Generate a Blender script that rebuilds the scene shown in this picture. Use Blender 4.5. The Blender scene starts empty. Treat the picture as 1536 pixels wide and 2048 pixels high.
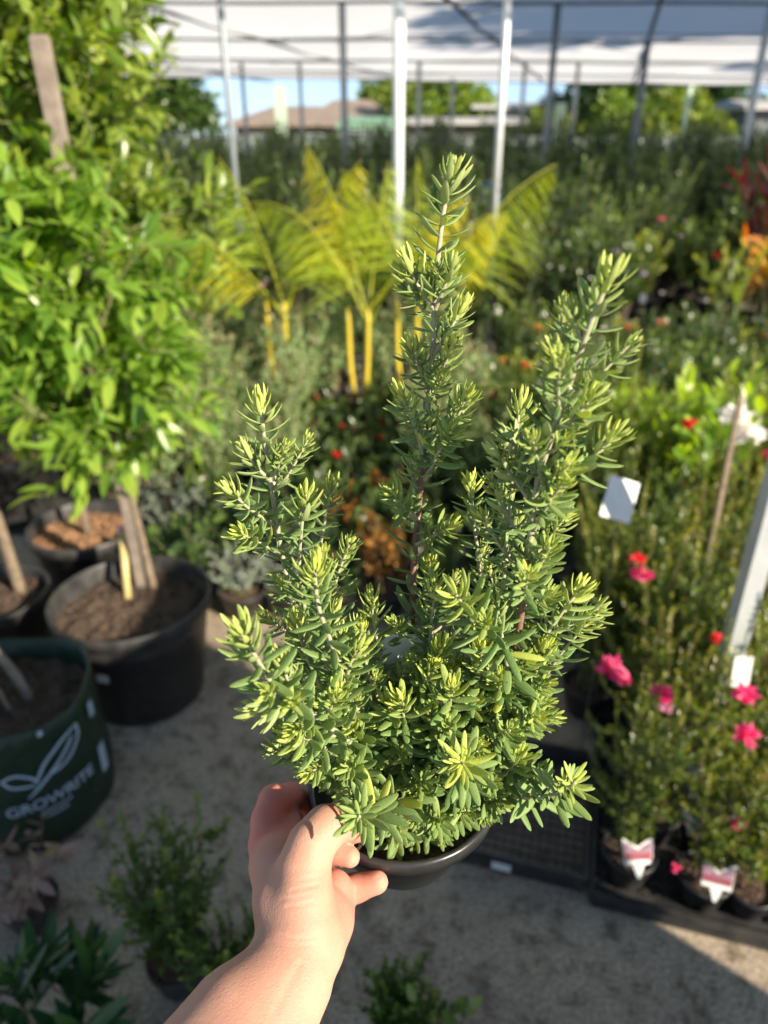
import bpy, math, random
import numpy as np
from mathutils import Vector, Matrix

# ------------------------------------------------------------------ camera, sky, sun, exposure
S = bpy.context.scene
COL = S.collection
rad = math.radians
PITCH = rad(27.0); FPX = 1450.0; CAMZ = 1.6
cd = bpy.data.cameras.new('camera'); cam = bpy.data.objects.new('camera', cd); COL.objects.link(cam)
cam.location = (0, 0, CAMZ); cam.rotation_euler = (rad(90) - PITCH, 0, 0)
cd.sensor_fit = 'VERTICAL'; cd.sensor_height = 36; cd.lens = FPX / 2048 * 36
cd.clip_start = 0.02; cd.clip_end = 2000
cd.dof.use_dof = True; cd.dof.focus_distance = 0.425; cd.dof.aperture_fstop = 5.3
S.camera = cam
SUN = Vector((0.769, -0.639, 0.0)); SUN_EL = 25.5
w = bpy.data.worlds.new('World'); S.world = w; w.use_nodes = True
nt = w.node_tree; sky = nt.nodes.new('ShaderNodeTexSky'); sky.sky_type = 'NISHITA'; sky.sun_disc = False
sky.sun_elevation = rad(SUN_EL); sky.sun_rotation = math.atan2(SUN.x, SUN.y)
sky.air_density = 1.0; sky.dust_density = 0.15; sky.ozone_density = 1.8
bg = nt.nodes['Background']
tcw = nt.nodes.new('ShaderNodeTexCoord'); sxw = nt.nodes.new('ShaderNodeSeparateXYZ'); nt.links.new(tcw.outputs['Generated'], sxw.inputs[0])
rw = nt.nodes.new('ShaderNodeValToRGB'); nt.links.new(sxw.outputs[2], rw.inputs[0])     # clear blue low sky, neutral higher up
rw.color_ramp.elements[0].position = .02; rw.color_ramp.elements[0].color = (.60, .78, 1.25, 1)
rw.color_ramp.elements[1].position = .25; rw.color_ramp.elements[1].color = (1.12, 1.0, .88, 1)
mw = nt.nodes.new('ShaderNodeMix'); mw.data_type = 'RGBA'; mw.blend_type = 'MULTIPLY'; mw.inputs[0].default_value = 1
nt.links.new(sky.outputs[0], mw.inputs[6]); nt.links.new(rw.outputs[0], mw.inputs[7]); nt.links.new(mw.outputs[2], bg.inputs[0]); bg.inputs[1].default_value = 0.085
sl = bpy.data.lights.new('sun', 'SUN'); sl.energy = 5.0; sl.angle = rad(0.53); sl.color = (1.0, 0.88, 0.70)
so = bpy.data.objects.new('sun', sl); COL.objects.link(so)
sdir = Vector((SUN.x * math.cos(rad(SUN_EL)), SUN.y * math.cos(rad(SUN_EL)), math.sin(rad(SUN_EL))))
so.rotation_euler = sdir.to_track_quat('Z', 'Y').to_euler(); so.location = (5, -4, 6)
S.view_settings.view_transform = 'Standard'; S.view_settings.look = 'None'
S.view_settings.exposure = 1.10; S.view_settings.gamma = 1
S.render.engine = 'CYCLES'
S.cycles.max_bounces = 8; S.cycles.transparent_max_bounces = 8; S.cycles.use_denoising = True

# ------------------------------------------------------------------ helpers
cp, sp = math.cos(PITCH), math.sin(PITCH)
def W(px, py, t):
    u = (px - 768) / FPX; v = (1024 - py) / FPX
    return np.array([u * t, t * (cp + v * sp), CAMZ + t * (-sp + v * cp)])
def Wy(px, py, Y):
    v = (1024 - py) / FPX
    return W(px, py, Y / (cp + v * sp))
def Wz(px, py, z):
    v = (1024 - py) / FPX
    return W(px, py, (CAMZ - z) / (sp - v * cp))
def px_of(p):
    d = np.asarray(p, float) - np.array([0, 0, CAMZ])
    t = d[1] * cp - d[2] * sp
    return 768 + FPX * d[0] / t, 1024 - FPX * (d[1] * sp + d[2] * cp) / t, t

def tag(o, label=None, cat=None, group=None, kind=None):
    if label: o['label'] = label
    if cat: o['category'] = cat
    if group: o['group'] = group
    if kind: o['kind'] = kind
    return o
def empty(name, loc=(0, 0, 0), rz=0, label=None, cat=None, group=None):
    o = bpy.data.objects.new(name, None); COL.objects.link(o); o.location = loc; o.rotation_euler = (0, 0, rz)
    o.empty_display_size = 0.05
    return tag(o, label, cat, group)
def link(name, me, parent=None, loc=None):
    o = bpy.data.objects.new(name, me); COL.objects.link(o)
    if parent is not None: o.parent = parent
    if loc is not None: o.location = loc
    return o
def copy_tree(o, parent=None):
    c = o.copy(); COL.objects.link(c); c.parent = parent
    for ch in o.children: copy_tree(ch, c)
    return c

class MB:
    """collects pieces into one mesh; tint = (age, random, underside) per vertex"""
    def __init__(s): s.v = []; s.f = []; s.t = []; s.m = []; s.n = 0
    def add(s, v, f, tint=(0, .5, 0), mat=0):
        v = np.asarray(v, float).reshape(-1, 3)
        t = np.asarray(tint, float)
        if t.ndim == 1: t = np.tile(t, (len(v), 1))
        if len(f) == 0: return
        f = np.asarray(f, int) if not isinstance(f, list) else f
        s.v.append(v); s.t.append(t)
        if isinstance(f, list):
            for q in f: s.f.append(np.asarray([q], int) + s.n); s.m.append(np.full(1, mat))
        else:
            s.f.append(f + s.n); s.m.append(np.full(len(f), mat))
        s.n += len(v)
    def mesh(s, name, mats, smooth=True):
        me = bpy.data.meshes.new(name)
        v = np.concatenate(s.v); t = np.concatenate(s.t)
        loops = np.concatenate([q.ravel() for q in s.f])
        tot = np.concatenate([np.full(len(q), q.shape[1]) for q in s.f])
        start = np.concatenate([[0], np.cumsum(tot)[:-1]])
        me.vertices.add(len(v)); me.vertices.foreach_set('co', v.astype(np.float32).ravel())
        me.loops.add(len(loops)); me.loops.foreach_set('vertex_index', loops.astype(np.int32))
        me.polygons.add(len(tot)); me.polygons.foreach_set('loop_start', start.astype(np.int32))
        me.polygons.foreach_set('loop_total', tot.astype(np.int32))
        me.polygons.foreach_set('material_index', np.concatenate(s.m).astype(np.int32))
        me.polygons.foreach_set('use_smooth', np.full(len(tot), smooth))
        a = me.attributes.new('tint', 'FLOAT_COLOR', 'POINT')
        a.data.foreach_set('color', np.hstack([t, np.ones((len(t), 1))]).astype(np.float32).ravel())
        me.update(calc_edges=True); me.validate()
        for m in (mats if isinstance(mats, (list, tuple)) else [mats]): me.materials.append(m)
        return me
    def box(s, x0, x1, y0, y1, z0, z1, **k):
        v = [(x0,y0,z0),(x1,y0,z0),(x1,y1,z0),(x0,y1,z0),(x0,y0,z1),(x1,y0,z1),(x1,y1,z1),(x0,y1,z1)]
        s.add(v, np.array([(0,3,2,1),(4,5,6,7),(0,1,5,4),(1,2,6,5),(2,3,7,6),(3,0,4,7)]), **k)
    def lathe(s, prof, n=40, c=(0, 0, 0), **k):
        a = np.linspace(0, 2 * np.pi, n, endpoint=False); P = np.asarray(prof, float)
        v = np.stack([np.outer(P[:, 0], np.cos(a)) + c[0], np.outer(P[:, 0], np.sin(a)) + c[1],
                      np.repeat(P[:, 1:2], n, 1) + c[2]], -1).reshape(-1, 3)
        i = np.arange(len(P) - 1)[:, None] * n; j = np.arange(n)[None]; j2 = (j + 1) % n
        f = np.stack([i + j, i + j2, i + n + j2, i + n + j], -1).reshape(-1, 4)
        s.add(v, f, **k)
    def tube(s, pts, r, n=6, cap=True, **k):
        P = np.asarray(pts, float); m = len(P)
        R = np.full(m, r, float) if np.isscalar(r) else np.asarray(r, float)
        T = np.gradient(P, axis=0); T /= np.linalg.norm(T, axis=1, keepdims=True) + 1e-12
        ref = np.array([1., 0, 0]) if abs(T[0, 0]) < .8 else np.array([0, 1., 0])
        A = np.zeros_like(P)
        for i in range(m):
            a = ref - T[i] * (ref @ T[i]); a /= np.linalg.norm(a) + 1e-12; A[i] = a; ref = a
        B = np.cross(T, A); an = np.linspace(0, 2 * np.pi, n, endpoint=False)
        v = P[:, None] + R[:, None, None] * (A[:, None] * np.cos(an)[None, :, None] + B[:, None] * np.sin(an)[None, :, None])
        v = v.reshape(-1, 3)
        i = np.arange(m - 1)[:, None] * n; j = np.arange(n)[None]; j2 = (j + 1) % n
        f = np.stack([i + j, i + j2, i + n + j2, i + n + j], -1).reshape(-1, 4)
        t = k.pop('tint', (0, .5, 0)); t = np.asarray(t, float)
        if t.ndim == 2: t = np.repeat(t, n, 0)
        s.add(v, f, tint=t, **k)
        if cap:
            base = s.n - len(v)
            s.f.append(np.array([np.arange(n)[::-1] + base])); s.m.append(np.full(1, k.get('mat', 0)))
            s.f.append(np.array([np.arange(n) + base + (m - 1) * n])); s.m.append(np.full(1, k.get('mat', 0)))
    def leaves(s, tmpl, pos, dr, up, length, width, bend, tint, mat=0):
        """batch of leaves; template verts: x across (-1..1), y along (0..1), z up"""
        tv, tf, tu = tmpl; N = len(pos)
        if N == 0: return
        pos, dr, up = [np.asarray(q, float) for q in (pos, dr, up)]
        length, width, bend = [np.broadcast_to(np.asarray(q, float), (N,)) for q in (length, width, bend)]
        dr = dr / (np.linalg.norm(dr, axis=1, keepdims=True) + 1e-12)
        sx = np.cross(dr, up); sx /= np.linalg.norm(sx, axis=1, keepdims=True) + 1e-12
        nz = np.cross(sx, dr)
        x = tv[:, 0][None] * width[:, None]; y0 = tv[:, 1][None]
        y = y0 * length[:, None]; z = tv[:, 2][None] * width[:, None] + bend[:, None] * y0 ** 2 * length[:, None]
        v = pos[:, None] + sx[:, None] * x[..., None] + dr[:, None] * y[..., None] + nz[:, None] * z[..., None]
        K = len(tv)
        f = (tf[None] + (np.arange(N) * K)[:, None, None]).reshape(-1, tf.shape[1])
        tint = np.asarray(tint, float)
        if tint.ndim == 1: tint = np.tile(tint, (N, 1))
        t = np.repeat(tint[:, None], K, 1).copy(); t[:, :, 2] = tu[None]
        s.add(v.reshape(-1, 3), f, tint=t.reshape(-1, 3), mat=mat)

def tmpl_thick(ny=7, nr=8, plump=.38):
    ys = np.array([0, .1, .28, .5, .72, .9, 1.0][:ny]); ws = np.array([.32, .68, .95, 1, .93, .66, .20][:ny])
    vs = []; tu = []
    for y, wd in zip(ys, ws):
        for k in range(nr):
            a = 2 * np.pi * k / nr
            x = math.cos(a) * wd; z = math.sin(a) * plump * wd
            if math.sin(a) > .9: z -= .16 * wd          # midrib groove
            if math.sin(a) < -.3: z *= .7
            vs.append((x, y, z)); tu.append(1.0 if math.sin(a) < -.2 else (.28 if math.sin(a) < .2 else 0.0))
    f = []
    for i in range(len(ys) - 1):
        for k in range(nr):
            k2 = (k + 1) % nr
            f.append((i*nr + k, i*nr + k2, (i+1)*nr + k2, (i+1)*nr + k))
    return np.array(vs), np.array(f), np.array(tu)
def tmpl_flat(ny=4, fold=.25, tip=1.0):
    ys = np.linspace(0, 1, ny + 1); vs = []; 
    for y in ys:
        wd = max(math.sin(math.pi * (y ** .85)) ** .8, .04) if 0 < y < 1 else .03
        vs += [(-wd, y, fold * wd), (0, y, 0), (wd, y, fold * wd)]
    f = []
    for i in range(ny):
        a = 3 * i; b = a + 3
        f += [(a, a+1, b+1, b), (a+1, a+2, b+2, b+1)]
    return np.array(vs), np.array(f), np.zeros(len(vs))
T_THICK = tmpl_thick(); T_FLAT = tmpl_flat(5); T_SM = tmpl_flat(2, .3); T_NARROW = tmpl_flat(4, .4)

def smooth_path(P, n=24):
    P = np.asarray(P, float); m = len(P)
    Q = np.vstack([2 * P[0] - P[1], P, 2 * P[-1] - P[-2]]); out = []
    for i in range(m - 1):
        p0, p1, p2, p3 = Q[i:i+4]; k = max(2, int(round(n / (m - 1))))
        for j in range(k):
            t = j / k
            out.append(.5 * ((2*p1) + (-p0+p2)*t + (2*p0-5*p1+4*p2-p3)*t*t + (-p0+3*p1-3*p2+p3)*t**3))
    out.append(P[-1]); return np.array(out)
def unit(v): v = np.asarray(v, float); return v / (np.linalg.norm(v) + 1e-12)
def perp(t, rng):
    a = rng.normal(size=3); a -= t * (a @ t); return unit(a)

# ------------------------------------------------------------------ materials
def mat(name):
    m = bpy.data.materials.new(name); m.use_nodes = True
    return m, m.node_tree, m.node_tree.nodes['Principled BSDF']
def N(nt, t, **k):
    n = nt.nodes.new(t)
    for a, b in k.items(): setattr(n, a, b)
    return n
def noise(nt, scale, detail=4, rough=.6, coord='Object'):
    tc = N(nt, 'ShaderNodeTexCoord'); n = N(nt, 'ShaderNodeTexNoise')
    n.inputs['Scale'].default_value = scale; n.inputs['Detail'].default_value = detail; n.inputs['Roughness'].default_value = rough
    nt.links.new(tc.outputs[coord], n.inputs['Vector']); return n
def ramp(nt, src, stops):
    r = N(nt, 'ShaderNodeValToRGB'); e = r.color_ramp.elements
    e[0].position, e[0].color = stops[0][0], (*stops[0][1], 1)
    e[1].position, e[1].color = stops[-1][0], (*stops[-1][1], 1)
    for p, c in stops[1:-1]: q = e.new(p); q.color = (*c, 1)
    nt.links.new(src, r.inputs[0]); return r
def bump(nt, b, src, strength, dist):
    n = N(nt, 'ShaderNodeBump'); n.inputs['Strength'].default_value = strength; n.inputs['Distance'].default_value = dist
    nt.links.new(src, n.inputs['Height']); nt.links.new(n.outputs[0], b.inputs['Normal'])
def plain(name, c1, c2=None, rough=.6, scale=20, bmp=0, bdist=.002, metal=0, spec=.5, detail=4):
    m, nt, b = mat(name); c2 = c2 or tuple(x * .75 for x in c1)
    n = noise(nt, scale, detail); r = ramp(nt, n.outputs[0], [(.32, c1), (.68, c2)])
    nt.links.new(r.outputs[0], b.inputs['Base Color'])
    b.inputs['Roughness'].default_value = rough; b.inputs['Metallic'].default_value = metal
    b.inputs['Specular IOR Level'].default_value = spec
    if bmp: bump(nt, b, n.outputs[0], bmp, bdist)
    return m
def mixc(nt, fac, a, b_):
    m = N(nt, 'ShaderNodeMix', data_type='RGBA')
    for s_, val in ((0, fac), (6, a), (7, b_)):
        if isinstance(val, (int, float)): m.inputs[s_].default_value = val
        elif isinstance(val, tuple): m.inputs[s_].default_value = (*val, 1)
        else: nt.links.new(val, m.inputs[s_])
    return m.outputs[2]
def leafmat(name, dark, light, young=None, under=None, rough=.42, trans=.35, hairs=0, spec=.5, tcol=None):
    """leaf: dark/light by leaf, young colour by age, paler underside, some light let through"""
    m, nt, b = mat(name)
    at = N(nt, 'ShaderNodeAttribute', attribute_name='tint'); sc = N(nt, 'ShaderNodeSeparateColor')
    nt.links.new(at.outputs['Color'], sc.inputs[0])
    oi = N(nt, 'ShaderNodeObjectInfo')
    ns = noise(nt, 60, 3)
    ad = N(nt, 'ShaderNodeMath', operation='MULTIPLY_ADD'); ad.inputs[1].default_value = .35; nt.links.new(oi.outputs['Random'], ad.inputs[0]); 
    nt.links.new(sc.outputs[1], ad.inputs[2])
    a2 = N(nt, 'ShaderNodeMath', operation='MULTIPLY_ADD'); a2.inputs[1].default_value = .4; a2.use_clamp = True
    nt.links.new(ns.outputs[0], a2.inputs[0]); nt.links.new(ad.outputs[0], a2.inputs[2])
    sb = N(nt, 'ShaderNodeMath', operation='SUBTRACT'); sb.inputs[1].default_value = .35; sb.use_clamp = True; nt.links.new(a2.outputs[0], sb.inputs[0])
    c = mixc(nt, sb.outputs[0], dark, light)
    if under: c = mixc(nt, sc.outputs[2], c, under)
    c = mixc(nt, sc.outputs[0], c, young or light)
    if hairs:
        tc = N(nt, 'ShaderNodeTexCoord'); vo = N(nt, 'ShaderNodeTexVoronoi'); vo.inputs['Scale'].default_value = 1300
        nt.links.new(tc.outputs['Object'], vo.inputs['Vector'])
        rr = ramp(nt, vo.outputs['Distance'], [(.18, (1, 1, 1)), (.34, (0, 0, 0))])
        ml = N(nt, 'ShaderNodeMath', operation='MULTIPLY'); ml.inputs[1].default_value = hairs; nt.links.new(rr.outputs[0], ml.inputs[0])
        c = mixc(nt, ml.outputs[0], c, (.5, .58, .4)); bump(nt, b, vo.outputs['Distance'], .35, .0004)
    nt.links.new(c, b.inputs['Base Color']); b.inputs['Roughness'].default_value = rough; b.inputs['Specular IOR Level'].default_value = spec
    tr = N(nt, 'ShaderNodeBsdfTranslucent'); mx = N(nt, 'ShaderNodeMixShader'); mx.inputs[0].default_value = trans
    hs = N(nt, 'ShaderNodeHueSaturation'); hs.inputs['Value'].default_value = 1.7; hs.inputs['Saturation'].default_value = 1.15; hs.inputs['Hue'].default_value = .495
    nt.links.new(c, hs.inputs['Color']); nt.links.new(hs.outputs[0], tr.inputs[0])
    nt.links.new(b.outputs[0], mx.inputs[1]); nt.links.new(tr.outputs[0], mx.inputs[2])
    nt.links.new(mx.outputs[0], nt.nodes['Material Output'].inputs[0])
    return m

M = {}
M['rosemary'] = leafmat('rosemary_leaf', (.130, .230, .058), (.275, .395, .125), (.58, .64, .12), (.385, .465, .22), rough=.55, trans=.28, hairs=.34, spec=.45)
M['rosemary_stem'] = plain('rosemary_stem', (.42, .42, .28), (.30, .27, .17), .75, 400, .3, .0006)
M['brown_stem'] = plain('brown_stem', (.27, .15, .10), (.16, .09, .06), .8, 400, .5, .0008)
M['bark'] = plain('bark', (.24, .18, .12), (.12, .09, .06), .85, 60, .6, .004)
M['twig'] = plain('twig', (.20, .22, .08), (.12, .11, .05), .7, 60)
M['bamboo'] = plain('bamboo', (.62, .50, .22), (.48, .36, .15), .5, 30)
M['timber'] = plain('timber_stake', (.40, .33, .25), (.26, .21, .17), .85, 25, .4, .003)
M['timber_grey'] = plain('timber_grey', (.28, .23, .185), (.17, .135, .11), .85, 25, .4, .003)
M['pot'] = plain('black_plastic', (.018, .019, .021), (.055, .052, .048), .42, 26, .12, .002, detail=7)
M['pot_thin'] = plain('held_pot_plastic', (.020, .021, .021), (.034, .034, .033), .3, 60, .1, .0006)
M['soil'] = plain('potting_mix', (.035, .022, .016), (.15, .10, .07), .95, 130, 1, .012, detail=6)
M['mulch'] = plain('bark_mulch', (.42, .24, .12), (.20, .10, .05), .9, 55, 1, .02, detail=5)
M['white_card'] = plain('white_card', (.80, .80, .76), (.70, .71, .68), .5, 30)
M['label_print'] = plain('label_print', (.22, .03, .04), (.30, .10, .14), .5, 90)
M['label_photo'] = plain('label_photo', (.34, .22, .28), (.13, .07, .12), .5, 60)
M['red_card'] = plain('red_card', (.75, .12, .09), (.6, .08, .07), .5, 20)
M['steel'] = plain('galvanised_steel', (.62, .65, .66), (.50, .53, .55), .42, 14, metal=.35)
M['white_pole'] = plain('white_painted_pole', (.72, .76, .76), (.60, .65, .66), .5, 5)
M['grey_pole'] = plain('grey_pole', (.27, .30, .32), (.19, .22, .24), .5, 5, metal=.3)
M['green_pole'] = plain('pale_green_pole', (.50, .66, .48), (.42, .56, .42), .6, 5)
M['bag'] = plain('green_bag', (.008, .024, .013), (.015, .034, .018), .5, 12, .9, .02)
M['bag_print'] = plain('bag_print', (.42, .52, .60), (.34, .42, .50), .6, 12)

# leaves of the other plants
M['lime'] = leafmat('glossy_green_leaf', (.065, .16, .022), (.26, .42, .06), (.38, .50, .07), (.20, .30, .10), rough=.33, trans=.45)
M['olive'] = leafmat('citrus_leaf', (.07, .15, .025), (.24, .34, .05), (.52, .58, .10), (.12, .18, .06), rough=.33, trans=.38)
M['palm'] = leafmat('palm_leaf', (.13, .24, .02), (.42, .50, .04), (.66, .56, .05), None, rough=.36, trans=.45)
M['palm_stem'] = leafmat('palm_stem', (.50, .42, .04), (.58, .40, .05), (.75, .62, .03), None, rough=.4, trans=.1)
M['gum'] = leafmat('grey_green_leaf', (.12, .24, .08), (.30, .43, .17), (.30, .22, .12), None, rough=.5, trans=.3)
M['grev'] = leafmat('fine_green_leaf', (.035, .09, .018), (.13, .20, .03), (.34, .33, .05), None, rough=.3, trans=.35)
M['dark'] = leafmat('dark_green_leaf', (.012, .036, .012), (.036, .080, .024), (.14, .20, .05), None, rough=.3, trans=.3)
M['mid'] = leafmat('mid_green_leaf', (.022, .060, .016), (.068, .13, .030), (.20, .28, .05), None, rough=.32, trans=.35)
M['yellowg'] = leafmat('yellow_green_leaf', (.07, .13, .025), (.20, .27, .05), (.5, .5, .08), None, rough=.35, trans=.4)
M['silver'] = leafmat('silver_leaf', (.22, .28, .24), (.42, .50, .44), (.55, .6, .5), None, rough=.5, trans=.2)
M['bronze'] = leafmat('bronze_leaf', (.07, .06, .02), (.24, .12, .03), (.50, .22, .04), None, rough=.35, trans=.35)
M['burgundy'] = leafmat('burgundy_leaf', (.035, .010, .014), (.10, .018, .026), (.18, .04, .035), None, rough=.3, trans=.3)
M['orange'] = leafmat('orange_yellow_leaf', (.30, .14, .03), (.62, .45, .05), (.6, .14, .05), None, rough=.35, trans=.35)
M['pinkleaf'] = leafmat('faded_pink_leaf', (.17, .11, .07), (.50, .36, .33), (.25, .18, .08), None, rough=.55, trans=.25)
M['blade'] = leafmat('deep_green_blade', (.012, .05, .018), (.04, .11, .035), (.10, .18, .04), None, rough=.3, trans=.25)
for nm, a, b_ in (('pink', (.72, .05, .20), (.80, .20, .34)), ('red', (.62, .02, .03), (.7, .06, .05)), ('white', (.85, .83, .78), (.8, .76, .74)),
                  ('palepink', (.78, .50, .58), (.7, .36, .48)), ('yellow', (.8, .55, .03), (.8, .65, .08)), ('orangef', (.85, .22, .05), (.8, .35, .08)),
                  ('lilac', (.55, .42, .62), (.62, .5, .62))):
    M['f_' + nm] = leafmat('petal_' + nm, a, b_, None, None, rough=.55, trans=.35)

# ------------------------------------------------------------------ the setting
def ground_mat():
    m, nt, b = mat('concrete')
    n1 = noise(nt, 2.2, 6, .65); n2 = noise(nt, 130, 5, .7); n3 = noise(nt, 16, 5, .7)
    r1 = ramp(nt, n1.outputs[0], [(.3, (.30, .24, .18)), (.5, (.46, .375, .28)), (.7, (.56, .47, .355))])
    r2 = ramp(nt, n2.outputs[0], [(.36, (.22, .21, .20)), (.5, (.78, .78, .78)), (.68, (1.4, 1.38, 1.33))])
    mx = N(nt, 'ShaderNodeMix', data_type='RGBA', blend_type='MULTIPLY'); mx.inputs[0].default_value = .85
    nt.links.new(r1.outputs[0], mx.inputs[6]); nt.links.new(r2.outputs[0], mx.inputs[7])
    r3 = ramp(nt, n3.outputs[0], [(.36, (.25, .21, .17)), (.50, (1, 1, 1))])
    m2 = N(nt, 'ShaderNodeMix', data_type='RGBA', blend_type='MULTIPLY'); m2.inputs[0].default_value = .75
    nt.links.new(mx.outputs[2], m2.inputs[6]); nt.links.new(r3.outputs[0], m2.inputs[7])
    nt.links.new(m2.outputs[2], b.inputs['Base Color']); b.inputs['Roughness'].default_value = .9
    bump(nt, b, n2.outputs[0], .7, .004)
    return m
g = MB(); g.add([(-400, -300, 0), (400, -300, 0), (400, 700, 0), (-400, 700, 0)], np.array([[0, 1, 2, 3]]))
tag(link('ground', g.mesh('ground', ground_mat())), kind='structure')
g = MB()
for x0, x1, y0, y1 in ((-14, 16, 5.5, 33), (.62, 12, 2.8, 5.02), (-9, -.1, 2.9, 5.2)):
    g.add([(x0, y0, .004), (x1, y0, .004), (x1, y1, .004), (x0, y1, .004)], np.array([[0, 1, 2, 3]]))
tag(link('weed_mat_path', g.mesh('weed_mat', plain('weed_mat', (.02, .02, .021), (.04, .036, .032), .85, 6, .3, .01))), kind='structure')

def leaf_litter():
    rng = np.random.default_rng(5); g = MB(); n = 900
    pos = np.c_[rng.uniform(-1.3, 1.3, n), rng.uniform(.6, 2.3, n), np.full(n, .004)]
    a = rng.uniform(0, 6.28, n); L = rng.uniform(.004, .024, n) * rng.uniform(.4, 1, n)
    g.leaves(T_SM, pos, np.c_[np.cos(a), np.sin(a), rng.uniform(-.05, .25, n)], np.tile([0, 0, 1.], (n, 1)), L, L * .35, .2,
             np.c_[rng.uniform(0, 1, n), rng.uniform(0, 1, n), np.zeros(n)])
    o = link('dead_leaf_litter', g.mesh('litter', leafmat('dead_leaf', (.06, .035, .02), (.20, .12, .06), (.4, .33, .2), None, rough=.8, trans=.1)))
    tag(o, 'tiny dead leaves and bark crumbs strewn over the grey concrete', 'leaf litter', kind='stuff')
leaf_litter()

# ------------------------------------------------------------------ pots
def pot_mesh(r, h, rb, lip=.012, m='pot', n=48, name='pot'):
    g = MB(); t = .004 if r > .1 else .0022
    g.lathe([(0, .002), (rb - .006, .0), (rb, .006), (r * .965, h - lip * 1.8), (r * .97, h - lip * 1.8), (r + t, h - lip * 1.7), (r + t * 1.4, h - .003),
             (r + t * .6, h), (r - t * .4, h - .001), (r - t, h - .006), (r - t - .004, h - lip * 1.9), (rb, .03), (0, .03)], n)
    return g.mesh(name, M[m])
def soil_mesh(r, z, m='soil', seed=0, rough=.012, n=28):
    rng = np.random.default_rng(seed); g = MB(); rs = np.linspace(0, r, 9); a = np.linspace(0, 2*np.pi, n, endpoint=False)
    v = [(0, 0, z + rough)]
    for k in rs[1:]:
        for q in a: v.append((k*math.cos(q), k*math.sin(q), z + rng.uniform(-rough, rough) + .2*rough*(1-k/r)))
    g.add(v, np.array([(0, 1+j, 1+(j+1) % n) for j in range(n)]))
    base = g.n - len(v); f = []
    for i in range(7):
        for j in range(n): f.append((1+i*n+j, 1+(i+1)*n+j, 1+(i+1)*n+(j+1) % n, 1+i*n+(j+1) % n))
    g.f.append(np.array(f) + base); g.m.append(np.zeros(len(f)))
    # crumbs and bark chips
    N_ = int(120 if r < .1 else 700); rr = r * .95 * np.sqrt(rng.uniform(0, 1, N_)); aa = rng.uniform(0, 6.28, N_)
    L = rng.uniform(.003, .011, N_) * (1 if r < .1 else 1.7)
    d = rng.normal(size=(N_, 3)); d[:, 2] *= .35
    g.leaves(T_SM, np.c_[rr*np.cos(aa), rr*np.sin(aa), np.full(N_, z + rough*.6)], d, rng.normal(size=(N_, 3)) + [0, 0, 1.5], L, L*.3, 0, (0, .5, 0))
    return g.mesh('soil', M[m], smooth=False)

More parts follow.
